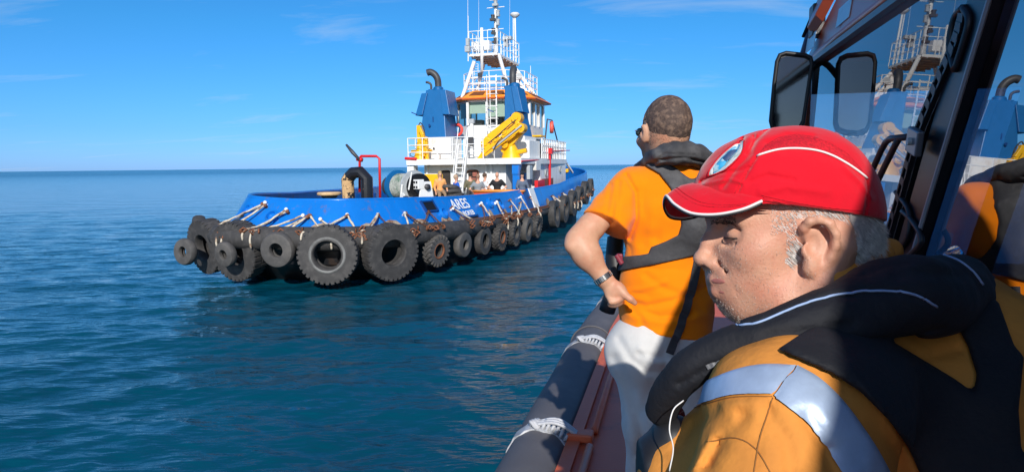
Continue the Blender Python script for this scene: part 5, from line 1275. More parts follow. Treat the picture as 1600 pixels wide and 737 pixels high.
# sweatpants
G2 = Grid((W(925, 0, 2.1).x, 1.86, ZDK+.04), (W(1130, 0, 2.2).x, 2.40, W(0, 505, 2.1).z), .0045)
Lk = W(1008, 690, D); Rk = W(1078, 690, D+.03)
tr = G2.cap(W(1010, 540, D+.01), W(1058, 540, D+.02), .108, .112, flat=((0, 1, 0), 1)); tr = smin(tr, G2.ell(W(1030, 548, D+.01), (.170, .122, .13)), .05)
tr = smin(tr, G2.cap(W(1004, 570, D+.01), W(1016, 660, D), .100, .083), .04); tr = smin(tr, G2.cap(W(1066, 570, D+.02), W(1078, 660, D+.03), .100, .086), .03)
aL = Vector((W(1006, 690, D).x-.0, D-.01, ZDK+.10)); aR = Vector((W(1085, 690, D).x, D+.05, ZDK+.10))
kL = Vector((W(1024, 740, D).x, D+.02, ZDK+.50)); kR = Vector((W(1082, 740, D).x, D+.05, ZDK+.50))
tr = smin(tr, G2.cap(W(1016, 660, D), kL, .083, .072), .03); tr = smin(tr, G2.cap(kL, aL, .072, .058), .02)
tr = smin(tr, G2.cap(W(1078, 660, D+.03), kR, .086, .070), .02); tr = smin(tr, G2.cap(kR, aR, .070, .056), .02)
X, Y, Z = G2.full(); px_, py_, d_ = proj_xyz(X, Y, Z)
for P, w, a in (([(968, 530), (985, 560), (1010, 580), (1050, 582)], 7, .007), ([(1040, 560), (1038, 600), (1048, 660)], 7, .008), ([(960, 560), (985, 610), (1005, 680), (1010, 740)], 9, .009), ([(975, 640), (990, 700)], 8, -.005), ([(1050, 535), (1030, 560), (1000, 552)], 6, .006), ([(1060, 560), (1055, 620)], 6, .006), ([(1000, 545), (1020, 565), (1070, 566)], 6, -.006), ([(955, 600), (968, 650)], 8, .006), ([(1020, 600), (1000, 650), (1010, 700)], 8, .006)):
    tr = tr+fold(P, w, a)
tr = tr+G2.noise(8, .006, 5)
pl(G2.mesh(tr, 'sweatpants', sweat, man))
for q, s_ in ((aL, -1), (aR, 1)):
    g3 = Grid(q-Vector((.09, .12, .12)), q+Vector((.09, .28, .06)), .006); e = g3.ell((q.x, q.y+.05, ZDK+.045), (.048, .145, .05)); e = smin(e, g3.ell((q.x, q.y-.01, ZDK+.09), (.042, .055, .06)), .03); e = smax(e, g3.plane((0, 0, ZDK+.002), (0, 0, -1)), .004); pl(g3.mesh(e, 'shoe', shoe, man))
cs = caster(shirt)
mb = MB(); st = [(1088, 408), (1082, 440), (1072, 478), (1061, 512), (1046, 552)]
Q = [cs(x, y, .006) or W(x, y, 1.965) for x, y in [(p.x, p.y) for p in catmull([(a, b_, 0) for a, b_ in st], 6)]]
for k_ in (0,):
    vs_ = []
    for i_, q_ in enumerate(Q):
        dd_ = (Q[min(i_+1, len(Q)-1)]-Q[max(i_-1, 0)]).normalized(); sdv = dd_.cross(Vector((0, -1, 0))).normalized()*.0125
        for o_ in (0, .004): vs_ += [mi @ (q_-sdv-Vector((0, o_, 0))), mi @ (q_+sdv-Vector((0, o_, 0)))]
    mb.add(vs_, [f_ for i_ in range(len(Q)-1) for f_ in ((4*i_, 4*i_+1, 4*i_+5, 4*i_+4), (4*i_+2, 4*i_+6, 4*i_+7, 4*i_+3), (4*i_, 4*i_+4, 4*i_+6, 4*i_+2), (4*i_+1, 4*i_+3, 4*i_+7, 4*i_+5))])
mb.build('crotch_strap', vestf, man)
# sunglasses, watch, hair
mb = MB(); c = H(-.040, .094, -.010); mb.ball(c, .019, 12, sc_=(.95, .35, .85)); mb.tube([H(-.062, .092, -.004), H(-.081, .02, -.006)], .0022, 6); pl(mb.build('sunglasses', mat('dark_lens', (.01, .02, .02), .08, spec=.8), man, smooth=True))
ax = (wr-elb).normalized(); x_, y_, _ = frame(ax); cw = wr.lerp(elb, .04)
mb = MB()
for k in range(20):
    a = 2*PI*k/20; er = x_*math.cos(a)+y_*math.sin(a); et = ax.cross(er); mb.box(cw+er*.0295, (.0085, .0175, .004), rot=Matrix((et, ax, er)).transposed())
a = 2.4; er = (Vector((-.5, -1, .3)) - ax*Vector((-.5, -1, .3)).dot(ax)).normalized(); et = ax.cross(er); pl(mb.build('watch', steel, man, bevel=.001))
hq = np.array(HQ); hc = np.array(H(0, 0, 0)-man.location)
def hair_mask(co, no, px, py):
    l = (co-hc) @ hq
    k = (l[:, 2] > -.052-.25*np.maximum(0, l[:, 1]+.03)) & (l[:, 2] > -.06+.9*np.maximum(0, l[:, 1]+.01)) & (np.abs(l[:, 0]) < .085) & (l[:, 2] > -.068+ .0*l[:, 0])
    ear = (np.abs(l[:, 0]) > .067) & (np.abs(l[:, 2]+.018) < .034) & (np.abs(l[:, 1]-.004) < .022)
    dens = np.clip((l[:, 2]+.075)/.05, .18, 1)
    return (k & ~ear)*dens
def combS(p, n):
    l = (p-hc); u = np.stack([-l[:, 1]*.6, l[:, 0]*.6, -np.ones(len(l))*.04], 1); return u/np.linalg.norm(u, axis=1)[:, None]
strands('hair', body, hair_mask, 34000, .0090, .0005, hairS, man, comb=combS, lift=.55, seed=4)
G3 = Grid(H(0, 0, 0)-Vector((.10, .12, .1)), H(0, 0, 0)+Vector((.10, .12, .12)), .0024)
hb_ = G3.ell(H(0, -.012, .014), (.0735, .094, .0915), HQ); l = None
hb_ = smax(hb_, -G3.plane(H(0, -.03, -.040), HQ @ Vector((0, -.55, 1))) , .006); hb_ = smax(hb_, G3.plane(H(0, .062, .03), HQ @ Vector((0, 1, -.25))), .006)
hb_ = smax(hb_, -G3.ell(H(-.082, .01, -.018), (.03, .026, .036), HQ), .004); hb_ = smax(hb_, -G3.ell(H(.082, .01, -.018), (.03, .026, .036), HQ), .004)
pl(G3.mesh(hb_+.0008+G3.noise(110, .0009, 2), 'hair_cap', mat('hair_brown_base', (.080, .052, .042), .8, var=.4, vscale=140, dirt=(.26, .17, .12), dirt_amt=.6, dscale=60, drange=(.48, .62)), man))
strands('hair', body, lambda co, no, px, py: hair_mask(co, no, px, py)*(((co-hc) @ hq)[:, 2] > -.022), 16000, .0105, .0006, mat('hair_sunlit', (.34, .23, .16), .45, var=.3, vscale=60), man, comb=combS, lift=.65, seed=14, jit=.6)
# ---------------------------------------------------------------- the man in the red cap and orange work jacket, close to the camera
def patch(name, f, A, B, m, parent, off, nu=40, nv=8, th=.0012):
    A = catmull([(a, b_, 0) for a, b_ in A], 8); B = catmull([(a, b_, 0) for a, b_ in B], 8)
    def sp_(P, t): q_ = t*(len(P)-1); i_ = min(int(q_), len(P)-2); return P[i_].lerp(P[i_+1], q_-i_)
    bpy.context.view_layer.update(); pi_ = parent.matrix_world.inverted(); vs = []; last = None
    for i_ in range(nu+1):
        for k in range(nv+1):
            p = sp_(A, i_/nu).lerp(sp_(B, i_/nu), k/nv); h = f(p.x, p.y, off)
            if h is None: h = last if last is not None else W(p.x, p.y, .6)
            last = h; vs.append(h)
    low = [v_+ray(1200, 640).normalized()*th for v_ in vs]; n_ = len(vs); fs = []
    for i_ in range(nu):
        for k in range(nv):
            q_ = i_*(nv+1)+k; fs += [(q_, q_+1, q_+nv+2, q_+nv+1)]
    bd_ = [i_*(nv+1) for i_ in range(nu+1)]+[nu*(nv+1)+k for k in range(1, nv+1)]+[i_*(nv+1)+nv for i_ in range(nu-1, -1, -1)]+[k for k in range(nv-1, 0, -1)]
    fs += [(bd_[i_], bd_[(i_+1) % len(bd_)], bd_[(i_+1) % len(bd_)]+n_, bd_[i_]+n_) for i_ in range(len(bd_))]
    mb = MB(); mb.add([pi_ @ v_ for v_ in vs+low], fs); return mb.build(name, m, parent, smooth=50)
DF = .77
FM = Matrix((cr, cf, cu)).transposed().to_4x4(); FM.translation = W(1250, 350, DF)      # head frame: x back of head, y away, z up
FMI = FM.inverted()
def L(px, py, y=0.0): return FMI @ W(px, py, DF+y)
fb = Vector((W(1400, 700, .78).x, .78, ZDK))
old = empty('person', fb); tag(old, 'older man in red cap and ochre work jacket with black life vest, seen in profile', 'person')
hm = Matrix.Translation(-fb) @ FM
def hl(o): o.matrix_local = hm; return o
redc = mat('cap_red_cloth', (.66, .004, .018), .75, var=.06, vscale=30, bump=.0016, bscale=55, sheen=.3, spec=.12)
redm = mat('cap_red_mesh', (.56, .003, .016), .8, var=.5, vscale=420, bump=.001, bscale=500)
pipm = mat('white_piping', (.80, .78, .76), .6, var=.05)
greyh = mat('grey_hair', (.72, .69, .66), .55, var=.45, vscale=120)
stub = mat('grey_stubble', (.62, .54, .47), .6, var=.3, vscale=90)
jack = mat('ochre_work_jacket', (.74, .29, .055), .8, spec=.2, var=.12, vscale=9, bump=.0035, bscale=30, dirt=(.52, .20, .045), dirt_amt=.6, dscale=6, drange=(.45, .65))
vblk = mat('vest_black_fabric', (.0045, .0055, .010), .8, var=.25, vscale=14, bump=.0012, bscale=160, dirt=(.022, .023, .027), dirt_amt=.5, dscale=7, drange=(.56, .75))
strm = mat('reflective_band', (.40, .50, .66), .38, metal=.25, var=.10, vscale=60, bump=.0012, bscale=30, spec=.7)
pblue = mat('pale_blue_piping', (.30, .42, .66), .5, var=.05)

G = Grid((-.142, -.102, -.175), (.122, .098, .132), .00165)
b = G.ell((-.010, 0, .022), (.090, .074, .086))
b = smin(b, G.ell((.024, 0, -.012), (.058, .068, .056)), .015)
b = smin(b, G.ell((-.058, 0, -.040), (.050, .058, .068)), .03)
b = smin(b, G.ell((-.088, 0, .008), (.018, .050, .016)), .02)                 # brow
for y in (-.040, .040): b = smin(b, G.ell((-.072, y, -.034), (.022, .018, .019)), .016)   # cheek bones
for y in (-1, 1):
    b = smax(b, -G.ell((-.111, y*.034, -.012), (.024, .021, .0135)), .009)
b = smin(b, G.ell((-.086, 0, -.068), (.023, .030, .030)), .018)               # muzzle
ch0 = L(1158, 475)
b = smin(b, G.ell(ch0, (.018, .026, .0185)), .014)
for y in (-1, 1):
    b = smin(b, G.chain([(-.066, y*.016, -.096), (-.038, y*.043, -.092), (-.002, y*.060, -.070), (.012, y*.066, -.030)], [.018, .018, .019, .018], .012), .018)
b = smin(b, G.ell((-.040, 0, -.075), (.045, .050, .035)), .03)
# nose
n0, n1, n2 = L(1117, 352), L(1107, 378), L(1098, 402)
n = G.chain([n0, n1, n2], [.0055, .0070, .0085], .01); n = smin(n, G.ell(L(1097, 405), (.0105, .0115, .0095)), .008)
for y in (-1, 1):
    n = smin(n, G.ell(L(1110, 411)+Vector((0, y*.0115, 0)), (.0105, .0065, .0078)), .006)
b = smin(b, n, .008)
for y in (-1, 1):
    b = smax(b, -G.ell(L(1103, 418)+Vector((0, y*.0062, -.001)), (.0055, .003, .0035)), .003)
    b = smax(b, -G.chain([L(1118, 408)+Vector((0, y*.017, 0)), L(1128, 422)+Vector((0, y*.026, 0)), L(1140, 448)+Vector((0, y*.032, 0)), L(1150, 470)+Vector((0, y*.030, 0))], [.0014, .0030, .0026, .0014], .002), .008)
# lips
b = smin(b, G.chain([L(1128, 441, -.020), L(1116, 437, -.010), L(1114, 437, 0), L(1116, 437, .010)], [.003, .0052, .0058, .0052], .004), .005)
b = smin(b, G.chain([L(1131, 449, -.020), L(1120, 455, -.010), L(1118, 455, 0), L(1120, 455, .010)], [.003, .0058, .0064, .0058], .004), .005)
b = smax(b, -G.chain([L(1138, 445, -.026), L(1122, 445.5, -.013), L(1115, 445.5, 0), L(1122, 445.5, .013)], [.0012, .0021, .0023, .0021], .001), .0022)
# eyes: ball under a heavy, lowered lid
for y in (-1, 1):
    e = Vector((-.0885, y*.0305, -.0130))
    b = smin(b, G.ell(e, (.0104, .0122, .0100)), .008)
    b = smax(b, -G.chain([e+Vector((-.0128, -y*.008, -.0035)), e+Vector((-.0118, y*.003, -.0042)), e+Vector((-.004, y*.0125, -.0045))], [.0012, .0016, .001], .001), .0018)
    b = smax(b, -G.chain([e+Vector((-.010, -y*.006, -.0115)), e+Vector((-.006, y*.008, -.012)), e+Vector((.006, y*.013, -.010))], [.0012, .0014, .0008], .001), .004)   # bag under the eye
    b = smax(b, -G.chain([e+Vector((-.012, -y*.008, .0085)), e+Vector((-.008, y*.007, .0090)), e+Vector((.004, y*.013, .006))], [.0012, .0016, .0008], .001), .004)
    for k, (dz, dx) in enumerate(((.004, .020), (-.002, .024), (-.008, .020))):
        b = smax(b, -G.cap(e+Vector((.008, y*.012, dz*.5)), e+Vector((dx, y*.016, dz*1.6)), .0016, .0008), .004)
# ear
EY = -.0715
def E_(px, py, y=0): return L(px, py, EY+y)
ear = G.ell(E_(1280, 386, .002), (.019, .0065, .030), rotm(0, R(8), R(24)))
rim_ = [(1258, 372, .004), (1256, 357, -.004), (1265, 346, -.010), (1280, 343, -.014), (1296, 350, -.016), (1305, 366, -.015), (1305, 384, -.012), (1298, 402, -.008), (1288, 415, -.004)]
helix = G.chain([E_(*p) for p in rim_], [.0035, .0042, .0045, .0048, .0048, .0046, .0044, .0042, .004], .003)
ear = smin(ear, helix, .005); ear = smin(ear, G.ell(E_(1268, 418, -.001), (.0085, .0055, .010)), .008)
ear = smin(ear, G.ell(E_(1259, 392, -.004), (.0045, .004, .0065)), .004)
ear = smax(ear, -G.ell(E_(1275, 382, -.011), (.0105, .0105, .0150)), .004)
ear = smax(ear, -G.chain([E_(1270, 362, -.010), E_(1284, 356, -.014), E_(1294, 370, -.015), E_(1293, 388, -.012)], [.0035, .0035, .0032, .0025], .003), .003)
b = smin(b, ear, .006)
# neck and chest stub
b = smin(b, G.cap((.022, 0, -.05), (.050, 0, -.18), .055, .060), .025); b = smin(b, G.cap((-.02, 0, -.10), (.02, 0, -.19), .035, .045), .03)
for P_ in ([L(1262, 428, -.05), L(1232, 470, -.055), L(1215, 495, -.055)], [L(1290, 430, -.05), L(1262, 465, -.055), L(1240, 490, -.05)]): b = smax(b, -G.chain(P_, [.0015, .0018, .001], .002), .006)
b = b+G.noise(22, .0010, 4)
hb2 = hl(G.mesh(b, 'body', skinB, old))
lp = smax(b-.0008, smin(G.ell(L(1121, 437.5, -.006), (.0105, .025, .0050)), G.ell(L(1126, 453.5, -.005), (.0100, .023, .0056)), .001), .0008)
lp = smax(lp, -(b+.002), .0005)
hl(G.mesh(lp, 'lips', mat('lip_skin', (.42, .15, .12), .42, var=.12, vscale=90), old))
# cap: crown
cslope = lambda: G.Z-(.013-.133*G.X)
c = G.ell((-.010, 0, .024), (.0975, .0825, .0935)); c = smin(c, G.ell((-.066, 0, .030), (.056, .066, .060)), .045)
c = smin(c, G.ell((.036, 0, .008), (.050, .066, .05)), .02)
X, Y, Z = G.full(); wX, wY, wZ = [FM[i][0]*X+FM[i][1]*Y+FM[i][2]*Z+FM[i][3] for i in range(3)]
px_, py_, d_ = proj_xyz(wX, wY, wZ)
near = (Y < 0)
for P, w, a in (([(1096, 284), (1130, 262), (1150, 240), (1160, 216)], 3, .0022), ([(1152, 300), (1168, 268), (1183, 244)], 1.6, .0018), ([(1100, 288), (1140, 280), (1160, 285)], 3, -.0016), ([(1130, 292), (1150, 262), (1172, 240), (1178, 215)], 4, .002), ([(1166, 240), (1185, 215), (1200, 200)], 3, .0018), ([(1120, 270), (1150, 268), (1170, 262)], 3, .0014), ([(1354, 278), (1356, 300), (1352, 335)], 2, .0014), ([(1200, 225), (1230, 212), (1270, 214)], 5, .0015), ([(1190, 300), (1230, 290), (1290, 300)], 7, -.0012), ([(1172, 285), (1200, 275), (1240, 282)], 5, .0014), ([(1320, 262), (1345, 285), (1362, 310)], 4, -.0015)):
    c = c+np.where(near, fold(P, w, a*1.7), 0)
c = c+G.noise(28, .0014, 7)
c = smax(c, -cslope(), .002)
c_o = c
c = smax(c, -(G.ell((-.010, 0, .018), (.0930, .0780, .088))), .001)
capo = hl(G.mesh(c, 'cap', redc, old))
cc = caster(capo)
msh = decal(G, [(1186, 240), (1196, 226), (1216, 214), (1245, 209), (1272, 213), (1300, 224), (1325, 240), (1345, 262), (1354, 277), (1318, 253), (1276, 236), (1240, 232), (1213, 234)], FM)
mm_ = smax(smax(c_o-.0011, -(c_o+.0015), .0005), smax(msh, G.Y, .001), .001)
o = hl(G.mesh(mm_, 'cap_mesh_panel', redm, capo)); o.matrix_local = Matrix()
cord('cap_piping', cc, [(1182, 244), (1215, 235), (1245, 233), (1275, 236), (1300, 244), (1322, 256), (1340, 268), (1354, 279)], .0013, pipm, capo, off=.0012)
# badge on the front panel
bdm = mat('badge_white', (.74, .78, .76), .6, var=.2, vscale=130, dirt=(.30, .45, .34), dirt_amt=.6, dscale=110)
bg_ = patch('cap_badge', cc, [(1163, 220), (1147, 228), (1128, 244), (1114, 261), (1107, 276)], [(1164, 222), (1160, 239), (1145, 257), (1126, 271), (1108, 277)], bdm, capo, .0014, 20, 8)
patch('badge_centre', cc, [(1158, 227), (1145, 234), (1131, 247), (1119, 261), (1114, 269)], [(1159, 229), (1153, 240), (1140, 253), (1126, 264), (1115, 270)], mat('badge_blue', (.03, .34, .62), .6, var=.3, vscale=90, dirt=(.45, .66, .70), dirt_amt=.8, dscale=80, drange=(.48, .55)), bg_, .0026, 20, 6)
patch('badge_emblem', cc, [(1150, 234), (1141, 240), (1132, 249)], [(1152, 238), (1143, 246), (1134, 252)], mat('badge_dark', (.02, .06, .16), .6), bg_, .0034, 8, 3)
cord('badge_border', cc, [(1163, 220), (1147, 228), (1128, 244), (1114, 261), (1107, 276), (1126, 271), (1145, 257), (1160, 239), (1164, 222)], .0009, redm, bg_, off=.0018)
for P_ in ([(1148, 302), (1160, 280), (1170, 264), (1183, 246)], [(1355, 280), (1357, 300), (1353, 334)], [(1192, 309), (1240, 321), (1300, 330), (1350, 335)], [(1190, 305), (1240, 316), (1300, 325), (1352, 330)]):
    cord('cap_stitch', cc, P_, .00045, redm, capo, off=.0003)
# brim
inn_ = catmull([(-.060, -.0835, .0225), (-.084, -.076, .0285), (-.101, -.056, .036), (-.113, -.030, .045), (-.117, 0, .048), (-.113, .030, .045), (-.101, .056, .036), (-.084, .076, .0285), (-.060, .0835, .0225)], 5)
ob = [L(1191, 312, -.082), L(1160, 325, -.078), L(1119, 333, -.065), L(1080, 331, -.048), L(1054, 317, -.026), L(1041, 304, -.004)]
ob = ob+[Vector((q.x, -q.y+.0, q.z)) for q in ob[::-1][1:]]
out2 = catmull(ob, 5)
mi_ = len(inn_); mo2 = len(out2)
rs_out = [out2[int(round(i*(mo2-1)/(mi_-1)))] for i in range(mi_)] if mo2 != mi_ else out2
def samp(P, t): f = t*(len(P)-1); i = min(int(f), len(P)-2); return P[i].lerp(P[i+1], f-i)
NU, NV = 48, 10; vs = []; 
for lay in (0, 1):
    for i in range(NU+1):
        a, q = samp(inn_, i/NU), samp(out2, i/NU)
        for j in range(NV+1):
            t = j/NV; p = a.lerp(q, t); arch = .006*math.sin(PI*t)*math.sin(PI*i/NU); st_ = .0005*(math.sin((q-a).length*t*520)); vs.append(p+Vector((0, 0, arch+st_*(lay == 0)-(.0032 if lay else 0))))
n1_ = (NU+1)*(NV+1); fs = []
for lay in (0, 1):
    for i in range(NU):
        for j in range(NV):
            k = lay*n1_+i*(NV+1)+j; q = (k, k+1, k+NV+2, k+NV+1); fs.append(q if lay else q[::-1])
for i in range(NU): k = i*(NV+1)+NV; fs.append((k, k+NV+1, k+NV+1+n1_, k+n1_))
mb = MB(); mb.add(vs, fs); br = mb.build('cap_brim', redc, capo, smooth=True)
mb = MB(); mb.tube([samp(out2, i/60)+Vector((0, 0, -.0012)) for i in range(61)], .0017, 6); mb.build('brim_piping', pipm, br, smooth=True)
mb = MB(); mb.tube([samp(out2, i/60)+Vector((0, 0, -.0038)) for i in range(61)], .0013, 6); mb.build('brim_edge', bkr, br, smooth=True)
for kk in (.72, .80):
    mb = MB(); mb.tube([samp(inn_, i/60).lerp(samp(out2, i/60), kk)+Vector((0, 0, .006*math.sin(PI*kk)*math.sin(PI*i/60)+.0001)) for i in range(4, 57)], .0005, 4); mb.build('brim_stitch', redm, br)
# hair
def m_hair(co, no, px, py):
    x, y, z = co[:, 0], co[:, 1], co[:, 2]
    below = z < (.020-.133*x)
    back = (x > .012+.35*np.maximum(0, -.028-z)) & (z > -.062-.2*(x-.03)) & ~((np.abs(y) > .055) & (x < .026+0*z) & (z < .004))
    temple = (x > -.060) & (x < .02) & (z > -.004+.25*(x+.02)) & (np.abs(y) > .05)
    side = (x > -.044) & (x < -.018) & (z > -.045) & (z <= .0) & (y*0+np.abs(y) > .05)
    ear_ = (py > 338) & (px > 1246) & (px < 1313) & (py < 432) & (y < -.05)
    return (below & (back | temple) & ~ear_)*1.0+(below & side & ~ear_)*.35
def comb_h(p, n): u = np.stack([np.ones(len(p))*.8, p[:, 1]*0, -np.ones(len(p))*.7], 1); return u
hs2 = smax(smax(b-.0022, -(b+.0030), .0008), smax(smax(G.Z-(.018-.133*G.X), -(G.X-.022-.35*np.maximum(0, -.028-G.Z)), .004), -(G.Z+.060+.2*(G.X-.03)), .004), .001)
hs2 = smax(hs2, -G.ell((-.004, -.085, -.03), (.040, .04, .045)), .003)
hl(G.mesh(hs2, 'hair_base', mat('grey_hair_base', (.40, .37, .35), .8, var=.4, vscale=150), old))
strands('hair', hb2, m_hair, 30000, .0115, .00030, greyh, old, comb=comb_h, lift=.22, seed=8, jit=.2)
def m_stub(co, no, px, py):
    x, y, z = co[:, 0], co[:, 1], co[:, 2]
    jaw = np.clip((-.030-.55*(x+.02)-z)/.02, 0, 1)*(x > -.110)*(x < .004)*(z > -.128)*(z < -.022)
    mus = (x < -.080)*(z < -.052)*(z > -.068)*.8
    lips = (x < -.092)*(z < -.062)*(z > -.088)
    return np.maximum(jaw*np.clip((.006-x)/.03, 0, 1), mus)*(1-lips)
strands('stubble', hb2, m_stub, 11000, .0017, .00018, stub, old, comb=(0, 0, -1), lift=.5, seed=11, jit=.6)
strands('stubble_dark', hb2, m_stub, 3500, .0013, .00018, mat('dark_stubble', (.16, .12, .10), .6), old, comb=(0, 0, -1), lift=.45, seed=21, jit=.6)
mb = MB()
rnb = random.Random(3)
bc = caster(hb2)
def m_brow(co, no, px, py): return ((px > 1108) & (px < 1150) & (py > 333) & (py < 349) & (co[:, 1] < -.008))*1.0
strands('eyebrow', hb2, m_brow, 1100, .010, .00035, mat('brow_hair', (.05, .04, .035), .6), old, comb=(.8, -.2, -.3), lift=.25, seed=12, jit=.35)
mb = MB(); mb.ball((-.0885, -.0305, -.0134), .0090, 14); o = mb.build('eye', mat('eye_white', (.45, .38, .35), .15, spec=.7), old, smooth=True); hl(o)

mb = MB(); ee = Vector((-.0885, -.0305, -.0130))
mb.tube(catmull([ee+Vector((-.0108, .006, -.0030)), ee+Vector((-.0112, -.003, -.0036)), ee+Vector((-.0060, -.0105, -.0040)), ee+Vector((.002, -.0125, -.0042))], 5), .0008, 5)
for k in range(14):
    t = k/13; p0 = ee+Vector((-.0110+.010*t, .003-.0145*t, -.0036)); mb.tube([p0, p0+Vector((-.0045+.002*t, -.0022, -.0022))], [.0003, .0001], 3)
hl(mb.build('eyelashes', mat('lash_dark', (.02, .014, .012), .6), old))
# jacket (world space)
def pl(o): o.data.transform(Matrix.Translation(-fb)); return o
G = Grid((W(1025, 0, .52).x, .38, W(0, 860, .6).z), (W(1640, 0, .85).x+.02, 1.13, W(0, 385, .78).z), .0042)
X, Y, Z = G.full(); px_, py_, d_ = proj_xyz(X, Y, Z)
j = G.ell(W(1440, 800, .79), (.165, .185, .26))
j = smin(j, G.cap(W(1345, 520, .78), W(1250, 650, .63), .060, .082), .06)
j = smin(j, G.cap(W(1350, 520, .80), W(1420, 600, .98), .060, .080), .06)
j = smin(j, G.cap(W(1440, 560, .80), W(1430, 640, .80), .085, .15), .05)
j = smin(j, G.cap(W(1232, 690, .575), W(1160, 900, .52), .0700, .070), .05)
j = smin(j, G.cap(W(1190, 720, .66), W(1130, 780, .68), .075, .09), .05)
j = smin(j, G.ell(W(1515, 640, .80), (.095, .13, .17)), .06)
for P, w, a in (([(1245, 573), (1215, 612), (1190, 660), (1180, 700)], 3, .0028), ([(1090, 655), (1140, 632), (1200, 625)], 5, -.003), ([(1060, 700), (1085, 660), (1120, 640)], 8, .005), ([(1105, 725), (1130, 675), (1160, 650)], 10, .006), ([(1080, 740), (1110, 690), (1150, 655)], 6, -.004), ([(1100, 688), (1150, 684), (1180, 700), (1205, 740)], 2, .0022), ([(1260, 650), (1290, 700), (1310, 760)], 12, .005), ([(1330, 570), (1380, 640), (1430, 737)], 9, -.004), ([(1200, 640), (1230, 690), (1240, 760)], 9, .004), ([(1400, 540), (1440, 560), (1500, 545)], 7, .004)):
    j = j+fold(P, w, a)
j = j+G.noise(9, .004, 12, 3)+.0045*(1-2*np.abs(G.noise((7, 7, 11), 1, 31, 2)))
jk = pl(G.mesh(j, 'jacket', jack, old))
jc = caster(jk)
# reflective band over the shoulder, sewn in two pieces
patch('reflective_band', jc, [(1062, 645), (1108, 627), (1150, 618), (1206, 617)], [(1070, 622), (1100, 600), (1150, 580), (1194, 572), (1243, 573)], strm, old, .0028)
patch('reflective_band', jc, [(1208, 618), (1235, 640), (1262, 665), (1292, 702), (1318, 745), (1335, 790)], [(1245, 573), (1280, 594), (1315, 628), (1352, 678), (1385, 735), (1405, 790)], strm, old, .0028)
cord('seam_stitch', jc, [(1062, 646), (1108, 629), (1150, 620), (1206, 619)], .0005, mat('dark_thread', (.26, .11, .025), .8), old, off=.0006)
cord('seam_stitch', jc, [(1207, 621), (1198, 650), (1186, 690), (1178, 737)], .0006, bpy.data.materials['dark_thread'], old, off=.0004)
cord('seam_stitch', jc, [(1105, 690), (1150, 684), (1182, 702), (1205, 740)], .0006, bpy.data.materials['dark_thread'], old, off=.0004)
# harness web cut over the back
hb3 = decal(G, [(1215, 545), (1262, 566), (1300, 583), (1345, 612), (1390, 657), (1420, 700), (1440, 745), (1455, 860), (1640, 860), (1640, 600), (1585, 540), (1560, 470), (1480, 440), (1330, 470)])
ho = decal(G, [(1388, 529), (1440, 522), (1494, 506), (1512, 540), (1526, 585), (1521, 612), (1490, 590), (1450, 566)])
edge = decal(G, [(1592, 640), (1600, 560), (1640, 540), (1640, 760), (1596, 700)])
q = smax(smax(j-.010, -(j+.004), .002), smax(smax(smax(hb3, -ho, .003), -edge, .003), Y-.93, .004), .006)
hs_ = pl(G.mesh(q, 'harness', vblk, old))
# inflatable collar: two lobes round the neck
vp = [W(1034, 640, .70), W(1048, 612, .675), W(1074, 583, .655), W(1110, 556, .645), W(1160, 536, .635), W(1215, 522, .63), W(1267, 506, .63), W(1325, 490, .64), W(1395, 466, .66), W(1450, 462, .70), W(1492, 452, .78), W(1495, 452, .86), W(1450, 462, .93), W(1370, 490, .96), W(1280, 530, .95)]
vq = catmull(vp, 3)
vr = [interp(i/(len(vq)-1), [0, .07, .14, .21, .28, .36, .43, .50, .57, .65, .8, 1], [.020, .0215, .0205, .0205, .0215, .0235, .029, .037, .046, .046, .040, .034]) for i in range(len(vq))]
G2 = Grid((W(1000, 0, .68).x-.01, .54, W(0, 700, .7).z), (W(1600, 0, .78).x, 1.02, W(0, 375, .75).z), .0040)
v = G2.chain(vq, vr, .002, flat=((.1, -.6, .9), .92))
X, Y, Z = G2.full(); px_, py_, d_ = proj_xyz(X, Y, Z)
nrm_ = (Y < .80)
for P, w, a in (([(1150, 510), (1187, 504), (1240, 482), (1300, 464), (1360, 456), (1412, 457), (1445, 468), (1462, 478)], 3.5, .0045), ([(1060, 600), (1110, 572), (1165, 558), (1250, 549), (1330, 540), (1400, 528), (1470, 512)], 4, .005), ([(1195, 525), (1260, 517), (1330, 505)], 6, .004), ([(1400, 430), (1450, 425), (1500, 432)], 8, .004), ([(1350, 430), (1380, 418), (1420, 412)], 5, .003)):
    v = v+np.where(nrm_, fold(P, w, a), 0)
v = v+G2.noise(14, .003, 21, 3)+.003*(1-2*np.abs(G2.noise((9, 9, 14), 1, 41, 2)))
ve = pl(G2.mesh(v, 'life_vest', vblk, old))
vc_ = caster(ve)
cord('vest_piping', vc_, [(1150, 508), (1183, 505), (1225, 488), (1267, 471), (1310, 460), (1352, 455), (1400, 455), (1430, 461), (1448, 470), (1463, 479)], .0013, pblue, ve, off=.0010)
cord('vest_piping', vc_, [(1470, 397), (1498, 408), (1520, 425), (1535, 445)], .0013, pblue, ve, off=.0008)
